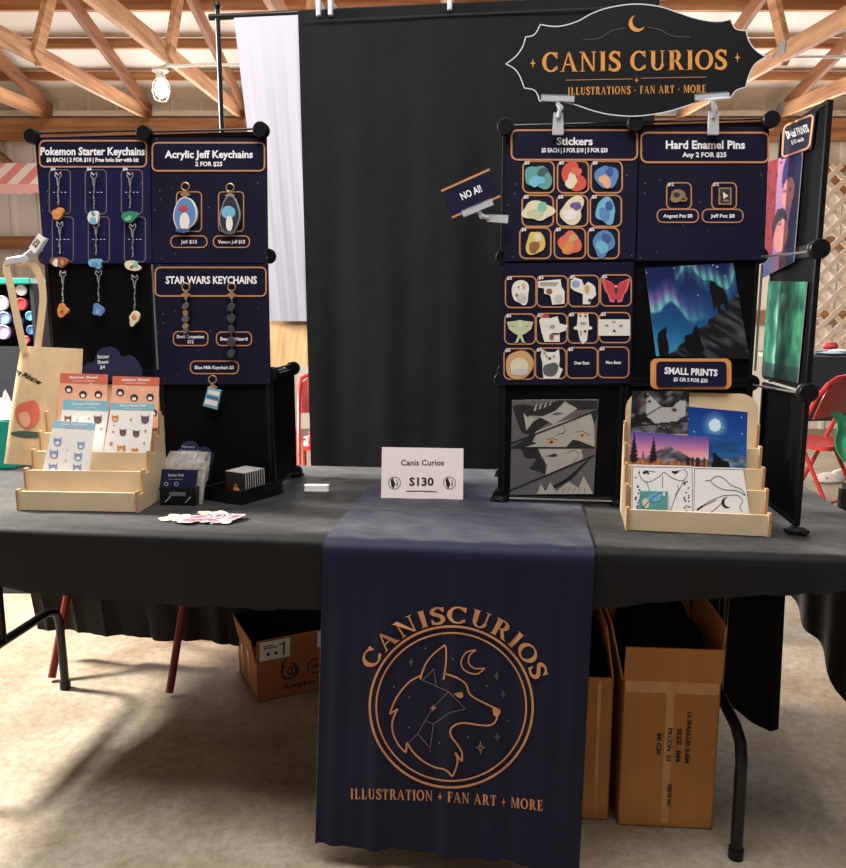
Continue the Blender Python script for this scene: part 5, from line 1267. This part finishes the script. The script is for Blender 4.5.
# left box
P = at_z(258, 703, 0); Pr = at_z(322, 689, 0); yw = atan2(Pr.y-P.y, Pr.x-P.x)
Wd = .44; tb = open_box(P, yw, Wd, .26, .135, 'cardboard_brown', 'brown shipping box with white labels under the left half of the table', [(0, 0, .25, 0, 0, -.012, .075), (.25, 0, .44, 0, 0, -.012, .078), (0, .26, 0, 0, -.015, 0, .075), (0, .26, .44, .26, 0, .03, .07)])
m = MB(); m.flatart = True; f3 = lambda x, y, o=0: Vector((x, -.0012-(.0125*(y-.135)/.075+.005 if y > .135 else 0), y))
m.poly(rct(.008, .138, .105, .205), 'paper', f3); m.poly(rct(.195, .150, .40, .208), 'paper', f3)
f4 = lambda x, y, o=0: f3(x, y)-Vector((0, .0012, 0))
for x, y, w in ((.02, .19, .03), (.02, .182, .045), (.07, .188, .02)): m.strip([(x, y), (x+w, y)], .004, 'black_ink', f4)
for x, y in ((.035, .16), (.06, .16)): m.poly(ell(x, y, .006, .006, 10), 'black_ink', f4)
m.strip([(.085, .148), (.085, .195)], .005, 'black_ink', f4)
m.strip(ell(.105, .085, .026, .026, 24, 120, 430), .006, 'black_ink', f3); m.strip(ell(.112, .084, .013, .014, 18), .004, 'black_ink', f3, closed=True); m.strip([(.112, .068), (.112, .10)], .004, 'black_ink', f3); m.strip([(.079, .085), (.082, .115), (.098, .13)], .005, 'black_ink', f3)
m.strip(ell(.195, .085, .030, .024, 26), .004, 'black_ink', f3, closed=True); m.build('printing', tb); m = MB(); m.flatart = True
m.text('CMA', .195, .085, 'black_ink', f3, h=.013, w=.036, flip=1, bold=.03)
m.text('Konykas Kre', .165, .035, 'black_ink', f3, h=.016, w=.16, flip=1, bold=.02)
m.build('printing', tb)
m = MB(); m.flatart = True; 
for y0, y1 in ((.08, .11), (.17, .2)): m.poly([(y0, .02), (y1, .02), (y1+.02, .13), (y0+.02, .13)], 'packing_tape', lambda x, y, o: Vector((-.0012, x, y)))
m.build('tape', tb)
# tall box on the right and its neighbour
def vprint(tb, lines):
    m = MB(); m.flatart = True
    for s, x, z, w, h in lines: m.text(s, x, z, 'black_ink', lambda a, b, o=0: Vector((a, -.0014, b)), h=h, w=w, flip=1, bold=.03, ang=-pi/2)
    m.build('printing', tb)
P = at_z(617.5, 825, 0); Pr = at_z(712, 830, 0); yw = atan2(Pr.y-P.y, Pr.x-P.x); Wd = (Pr-P).length
H = .375
tb = open_box(P, yw, Wd, .30, H, 'cardboard', 'tall tan cardboard box standing open beside the right table leg', [(0, 0, Wd, 0, 0, -.006, .085), (0, .30, 0, 0, -.028, .02, .13), (Wd, .30, Wd, .02, .012, 0, .13), (0, .30, Wd, .30, 0, .03, .12)])
vprint(tb, [('MI C30', .088, .215, .055, .010), ('PRODN  03', .112, .215, .085, .010), ('SIZE  BM', .134, .215, .085, .010), ('LS SPARKLES SUBM', .155, .235, .13, .010)])
vprint(tb, [('ABS10-34C', .118, .085, .06, .010)])
m = MB(); m.flatart = True; m.poly([(.004, H-.03), (Wd-.004, H-.03), (Wd-.004, H), (.004, H)], 'packing_tape', lambda x, y, o: Vector((x, -.0012, y))); m.poly([(.10, .01), (.118, .01), (.118, H), (.10, H)], 'packing_tape', lambda x, y, o: Vector((x, -.0010, y)))
m.build('tape', tb)
P3 = P+Vector((cos(yw), sin(yw), 0))*(-.235)+Vector((-sin(yw), cos(yw), 0))*.015
tb = open_box(P3, yw, .215, .29, H-.005, 'cardboard', 'cardboard box half hidden by the table runner, beside the tall tan box', [(.215, .29, .215, 0, -.02, 0, .13), (0, .29, .215, .29, 0, .03, .12), (0, .29, 0, 0, -.03, 0, .12)])
vprint(tb, [('ABC SIZE BM', .148, .24, .14, .010)])
m = MB(); m.flatart = True; m.poly([(.178, .01), (.186, .01), (.186, .36), (.178, .36)], 'packing_tape', lambda x, y, o: Vector((x, -.0010, y))); m.build('tape', tb)

def bundle(P, yw, x0, x1, y0, y1, z0, z1, label):
    m = MB(); m.sheetgrid(lambda u, v: Vector((x0+(x1-x0)*u, y0+(y1-y0)*v, z0+(z1-z0)*(sin(pi*u)*sin(pi*min(.8, .2+v)))**.18*(.8+.2*v)+.012*sin(u*9+v*7)*sin(v*5+u*3))), 22, 22, 'dark_cloth', .004)
    tag(m.build('cloth_bundle', None, True, loc=(P.x, P.y, .001), rz=yw), label, 'cloth', 'cloths stuffed in the boxes')
bundle(P, yw, .010, Wd-.010, .03, .285, .28, .52, 'black cloth stuffed in the tall tan box beside the table leg')
bundle(P3, yw, .010, .205, .02, .275, .26, .50, 'black cloth stuffed in the box half hidden by the runner')

# ================================================================== FOLDING CHAIRS
def folding_chair(loc, yaw, label, mt='red_paint', cushion=True, scale=1.0):
    t = empty('folding_chair', label, 'chair', loc, yaw, 'red folding chairs')
    W = .22*scale; S = scale
    for s in (-1, 1):
        m = MB(); pts = [(s*W, -.20*S, .0), (s*W, -.02*S, .43*S), (s*W*.98, .10*S, .72*S), (s*W*.9, .15*S, .80*S), (s*W*.6, .165*S, .83*S), (0, .168*S, .835*S)]
        m.tube(pts, .013*S, mt, 8); m.build('front_leg', t, True)
        m = MB(); m.tube([(s*W*.86, .25*S, .0), (s*W*.86, .02*S, .45*S)], .012*S, mt, 8); m.build('rear_leg', t, True)
    m = MB(); m.sheetgrid(lambda u, v: Vector(((u-.5)*2*W*.98*(1-.25*(v**6)), (.085+.07*v-.025*sin(pi*u)*0)*S+.012*cos((u-.5)*pi)*S, (.60+.22*v-.02*(2*u-1)**2*v)*S)), 14, 8, mt, .006); m.build('backrest', t, True)
    m = MB(); m.prism(rrect(-W*.88, -.20*S, W*.88, .18*S, .04*S), mt, lambda x, y, o: Vector((x, y, .435*S+o)), -.012, .012); m.build('seat', t, bevel=.004)
    if cushion:
        m = MB(); m.prism(rrect(-W*.74, -.17*S, W*.74, .14*S, .05*S), 'red_cushion', lambda x, y, o: Vector((x, y, .447*S+o)), 0, .035); m.build('cushion', t, bevel=.012)
    m = MB(); m.tube([(-W*.86, .188*S, .12*S), (W*.86, .188*S, .12*S)], .008, mt, 6); m.build('stretcher', t, True)
    return t
cA, cB_ = at_z(50, 681, 0), at_z(172, 697, 0)
md = (cA+cB_)/2; cyaw = atan2(cB_.y-cA.y, cB_.x-cA.x)
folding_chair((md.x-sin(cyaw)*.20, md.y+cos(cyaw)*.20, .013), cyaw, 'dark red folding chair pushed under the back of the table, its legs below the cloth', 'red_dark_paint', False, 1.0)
p = at_y(297, 440, 4.55); folding_chair((p.x+.225, 4.6, .013), radians(8), 'red folding chair with cushion in the gap left of the black backdrop')
p = at_y(838, 440, 4.5); folding_chair((p.x-.10, 4.6, .013), radians(-140), 'red folding chair standing beyond the right end of the table', 'red_paint', False)
gx = p.x-.06
m = MB(); m.sheetgrid(lambda u, v: Vector((gx+.10+(u-.5)*.24+.02*sin(v*7), 4.45-.16*v+.02*sin(u*9), .475+.16*(1-v)**2-.20*max(0, v-.6)+.012*sin(u*11+v*5))), 14, 14, 'green_fabric', .006)
tag(m.build('jacket', None, True), 'green jacket lying on the seat of the red chair at the right', 'jacket')

# ================================================================== NEIGHBOURING STALLS
# right stall: dark clothed table, jar tower, papers, lattice, post
x0 = at_y(798, 380, 5.5).x
t = empty('stall_table', 'neighbouring stall table under a dark cloth beyond the red chair', 'table', (x0+.9, 5.75, 0))
m = MB(); m.box((0, 0, .88), (1.9, .62, .03), 'concrete_shoe'); m.build('tabletop', t)
m = MB(); m.sheetgrid(lambda u, v: Vector((-.96+1.92*u, -.37+(0 if v > .5 else -.01*(1-2*v)*(1+sin(u*40))), .90 if v > .5 else .46+.44*2*v) if v <= .5 else ((-.96+1.92*u), -.37+.74*(2*v-1), .90)), 40, 12, 'dark_fabric', .002); m.build('cloth', t)
for sx in (-.85, .85):
    for sy in (-.3, .3):
        m = MB(); m.cyl((sx, sy, 0), (sx, sy, .87), .015, 'black_metal', 8); m.build('leg', t)
P = at_y(807, 352, 5.6); m = MB(); m.lathe([(.06, 0), (.062, .01), (.05, .03), (.045, .20), (.06, .22), (.06, .25), (.03, .26)], 'white_plastic')
tag(m.build('white_jar', None, True, loc=(P.x+.0, 5.6, .903)), 'tall white plastic tower standing on the neighbouring stall table', 'jar')
for k, (px, dx, nm, mt, rz) in enumerate(((822, .16, 'pale blue paper spread on the neighbouring stall table', 'c_headblue2', .2), (836, .26, 'white paper sheet on the neighbouring stall table', 'paper', -.3))):
    P = at_y(px, 350, 5.6); m = MB(); m.sheetgrid(lambda u, v: Vector(((u-.5)*.26, (v-.5)*.22, .012+.012*sin(u*6)*sin(v*5))), 8, 8, mt, .003)
    tag(m.build('paper_sheet', None, True, loc=(P.x+.1, 5.6+.03*k, .906+.012*k), rz=rz), nm, 'paper')
P = at_y(832, 343, 5.9); m = MB(); m.lathe([(.002, 0), (.04, .012), (.055, .04), (.04, .07), (.002, .08)], 'c_rose'); tag(m.build('red_ball', None, True, loc=(P.x, 5.92, .903)), 'small red round item at the back of the neighbouring stall table', 'ball')
YL = 6.5; Pa, Pb = at_y(818, 165, YL), at_y(900, 165, YL); zb_ = at_y(818, 352, YL).z
t = empty('lattice_panel', 'cream diagonal lattice panel standing at the right behind the side wing', 'lattice', (Pa.x, YL, 0))
W = 1.2; H0, H1 = .80, Pa.z; sp_ = .150
def clipseg(xa, za, sg_):
    pts = []
    t0, t1 = 0, W; 
    lo_, hi_ = H0, H1
    z_at = lambda x: za+sg_*(x-xa)
    xs = [x for x in (0, W)]
    for zz in (lo_, hi_): xs.append(xa+(zz-za)/sg_)
    xs = sorted(x for x in xs if -1e-6 <= x <= W+1e-6 and lo_-1e-6 <= z_at(x) <= hi_+1e-6)
    return (xs[0], z_at(xs[0]), xs[-1], z_at(xs[-1])) if len(xs) >= 2 and xs[-1]-xs[0] > .01 else None
for sg_, yo in ((1, 0), (-1, .008)):
    m = MB(); k = -12
    while k < 26:
        q = clipseg(0, H0+k*sp_, sg_)
        if q: m.bar((q[0], yo, q[1]), (q[2], yo, q[3]), .040, .008, 'lattice', up=(0, 1, 0))
        k += 1
    m.build('strips', t)
m = MB()
for z in (H0, ): m.box((W/2, .004, z), (W, .02, .03), 'lattice')
for x in (W,): m.box((x, .004, (H0+H1)/2), (.03, .02, H1-H0), 'lattice')
for x in (.03, W-.03): m.box((x, .01, H0/2), (.04, .02, H0), 'lattice')
m.build('frame', t)
P = at_z(842, 540, .0); p = at_y(842, 480, 2.75)
m = MB(); m.cyl((p.x+.01, 2.75, 0), (p.x+.01, 2.75, .60), .018, 'black_metal', 10); m.cyl((p.x+.01, 2.75, 0), (p.x+.01, 2.75, .02), .03, 'black_plastic', 12); m.bar((p.x+.01, 2.75, .61), (p.x+.5, 2.75, .61), .03, .02, 'black_metal'); m.cyl((p.x+.48, 2.75, 0), (p.x+.48, 2.75, .62), .014, 'black_metal', 10)
tag(m.build('low_rail', None, True), 'black metal rail leg at the right edge beyond the table end', 'rail')
for k, (px, py) in enumerate(((828, 482), (842, 478))):
    P = at_z(px, py, .0); m = MB(); m.lathe([(.02, 0), (.05, .004), (.052, .02), (.04, .05), (.02, .065)], 'concrete_shoe', n=16)
    for v_ in range(len(m.v)): m.v[v_] = (m.v[v_][0]*2.2, m.v[v_][1]*.9, m.v[v_][2])
    for j in range(3): m.box((-.03+.03*j, -.036+.002*j, .026), (.012, .012, .03), 'c_coral')
    tag(m.build('sneaker', None, True, loc=(P.x, P.y, .002), rz=.3*k), ('white and orange sneaker nearer the chair leg at the right', 'white and orange sneaker at the right frame edge')[k], 'shoe', 'sneakers under the chair')

# left stall: striped awning, rack of tubs, teal crate
YA = 6.4; p0, p1 = at_y(-60, 163, YA), at_y(70, 163, YA); pz = at_y(20, 184, YA-.35); pv = at_y(20, 194.5, YA-.35)
t = empty('striped_awning', 'pink and white striped stall awning at the far left against the barn wall', 'awning', (p0.x-.8, YA, 0))
Wa = p1.x-p0.x+.8; ns = 22; m = MB()
for k in range(ns):
    x_, x2_ = Wa*k/ns, Wa*(k+1)/ns; q = [Vector((x_, 0, p0.z)), Vector((x2_, 0, p0.z)), Vector((x2_, -.35, pz.z)), Vector((x_, -.35, pz.z))]
    m.add(q+[v_-Vector((0, 0, .01)) for v_ in q], [(0, 1, 2, 3), (7, 6, 5, 4), (3, 2, 6, 7), (0, 4, 5, 1)], 'pink_stripe' if k % 2 else 'white_stripe')
m.build('canopy', t)
m = MB(); pr = [(0, pz.z)]+[(Wa, pz.z)]
sc = []
for k in range(ns*2, -1, -1):
    sc.append((Wa*k/(ns*2), pv.z+(.015 if k % 2 else 0)))
m.prism(pr+sc, 'pink_pale', lambda x, y, o: Vector((x, -.35-o, y)), 0, .006); m.build('valance', t)
for x_ in (.05, Wa-.05):
    m = MB(); m.cyl((x_, -.33, 0), (x_, -.33, pz.z), .02, 'white_plastic', 10); m.build('post', t)
YS = 3.3; pa, pbm = at_y(-25, 281, YS), at_y(40, 400, YS); zt_, zm_ = pa.z, at_y(0, 347, YS).z
t = empty('tub_shelf', 'teal-topped black shelf of round tubs behind the tote bag', 'shelf', (pa.x, YS, 0))
Ws = pbm.x-pa.x
m = MB(); m.box((Ws/2, .12, zt_), (Ws, .26, .025), 'teal_plastic'); m.build('top_board', t, bevel=.004)
m = MB(); m.box((Ws/2, .22, zt_/2), (Ws, .02, zt_-.02), 'dark_fabric'); m.box((Ws/2, .11, zm_-.01), (Ws, .22, .02), 'dark_fabric'); m.box((Ws/2, 0, zm_/2-.01), (Ws, .01, zm_-.02), 'dark_fabric')
for x_ in (0, Ws): m.box((x_, .11, zt_/2), (.015, .22, zt_-.02), 'dark_fabric')
m.build('cabinet', t)
cols = ['c_white', 'c_stickerblue', 'c_lilac', 'c_sky', 'c_deepblue', 'c_rose', 'c_palegrey', 'c_purple']
spots = [(2, 303, 8), (5, 318, 7), (4, 332, 8), (22, 290, 6), (22, 304, 6.5), (31, 316, 5), (32, 330, 5), (19, 322, 5), (26, 340, 4.5)]
names = ['white', 'pale blue', 'lilac', 'bright white', 'red', 'light blue', 'small blue', 'dark blue', 'pink', 'grey', 'violet']
mts = ['c_white', 'c_stickerblue', 'c_lilac', 'white_plastic', 'c_rose', 'c_sky', 'c_blue', 'c_deepblue', 'c_pink', 'c_palegrey', 'c_purple']
for k, (px, py, r) in enumerate(spots):
    q = at_y(px, py, YS+.02); rr = r*YS/FOC
    t = empty('paint_tub', '%s round lid tub on the shelf behind the tote bag%s' % (names[k], ', at its height' if False else ''), 'tub', (q.x, YS+.02, q.z), 0, 'tubs on the teal-topped shelf')
    m = MB(); Rm = Matrix.Rotation(pi/2, 3, 'X'); m.lathe([(rr*.9, -.19), (rr, -.18), (rr, -.01), (rr*.95, 0)], 'c_dark', n=18, M=Rm); m.build('tub', t, True)
    m = MB(); m.lathe([(rr*.92, -.002), (rr*.95, .008), (rr*.80, .012), (rr*.78, .009), (rr*.2, .009)], mts[k], n=18, M=Rm); m.build('lid', t, True)
YT = 2.36; pa = at_y(-22, 421, YT); pb2 = at_y(11, 421, YT); zb_ = .7505
t = tag(empty('teal_crate', None, None, (pa.x, YT, zb_)), 'teal plastic crate at the left edge beside the tote bag', 'crate')
Wc = pb2.x-pa.x; Hc = pa.z-zb_; m = MB()
m.box((Wc/2, .1, .003), (Wc, .2, .006), 'teal_plastic')
for y_ in (0, .2): m.box((Wc/2, y_, Hc/2), (Wc, .006, Hc), 'teal_plastic')
for x_ in (0, Wc): m.box((x_, .1, Hc/2), (.006, .2, Hc), 'teal_plastic')
m.build('crate_body', t, bevel=.002)
m = MB(); m.tube([(0, 0, Hc), (Wc, 0, Hc), (Wc, .2, Hc), (0, .2, Hc)], .006, 'teal_plastic', 6, True); m.build('rim', t, True)
Rn = random.Random(5)
m = MB(); m.sheetgrid(lambda u, v: Vector((pa.x+Wc*(.1+.8*u), YT+.02+.16*v, zb_+Hc-.01+.085*abs(sin(u*9+v*2))*(sin(pi*u)*.5+.5)*sin(pi*v)+.02*sin(v*13+u*7))), 16, 12, 'paper', .002)
tag(m.build('tissue_paper', None, False), 'crumpled white tissue sticking out of the teal crate', 'tissue')
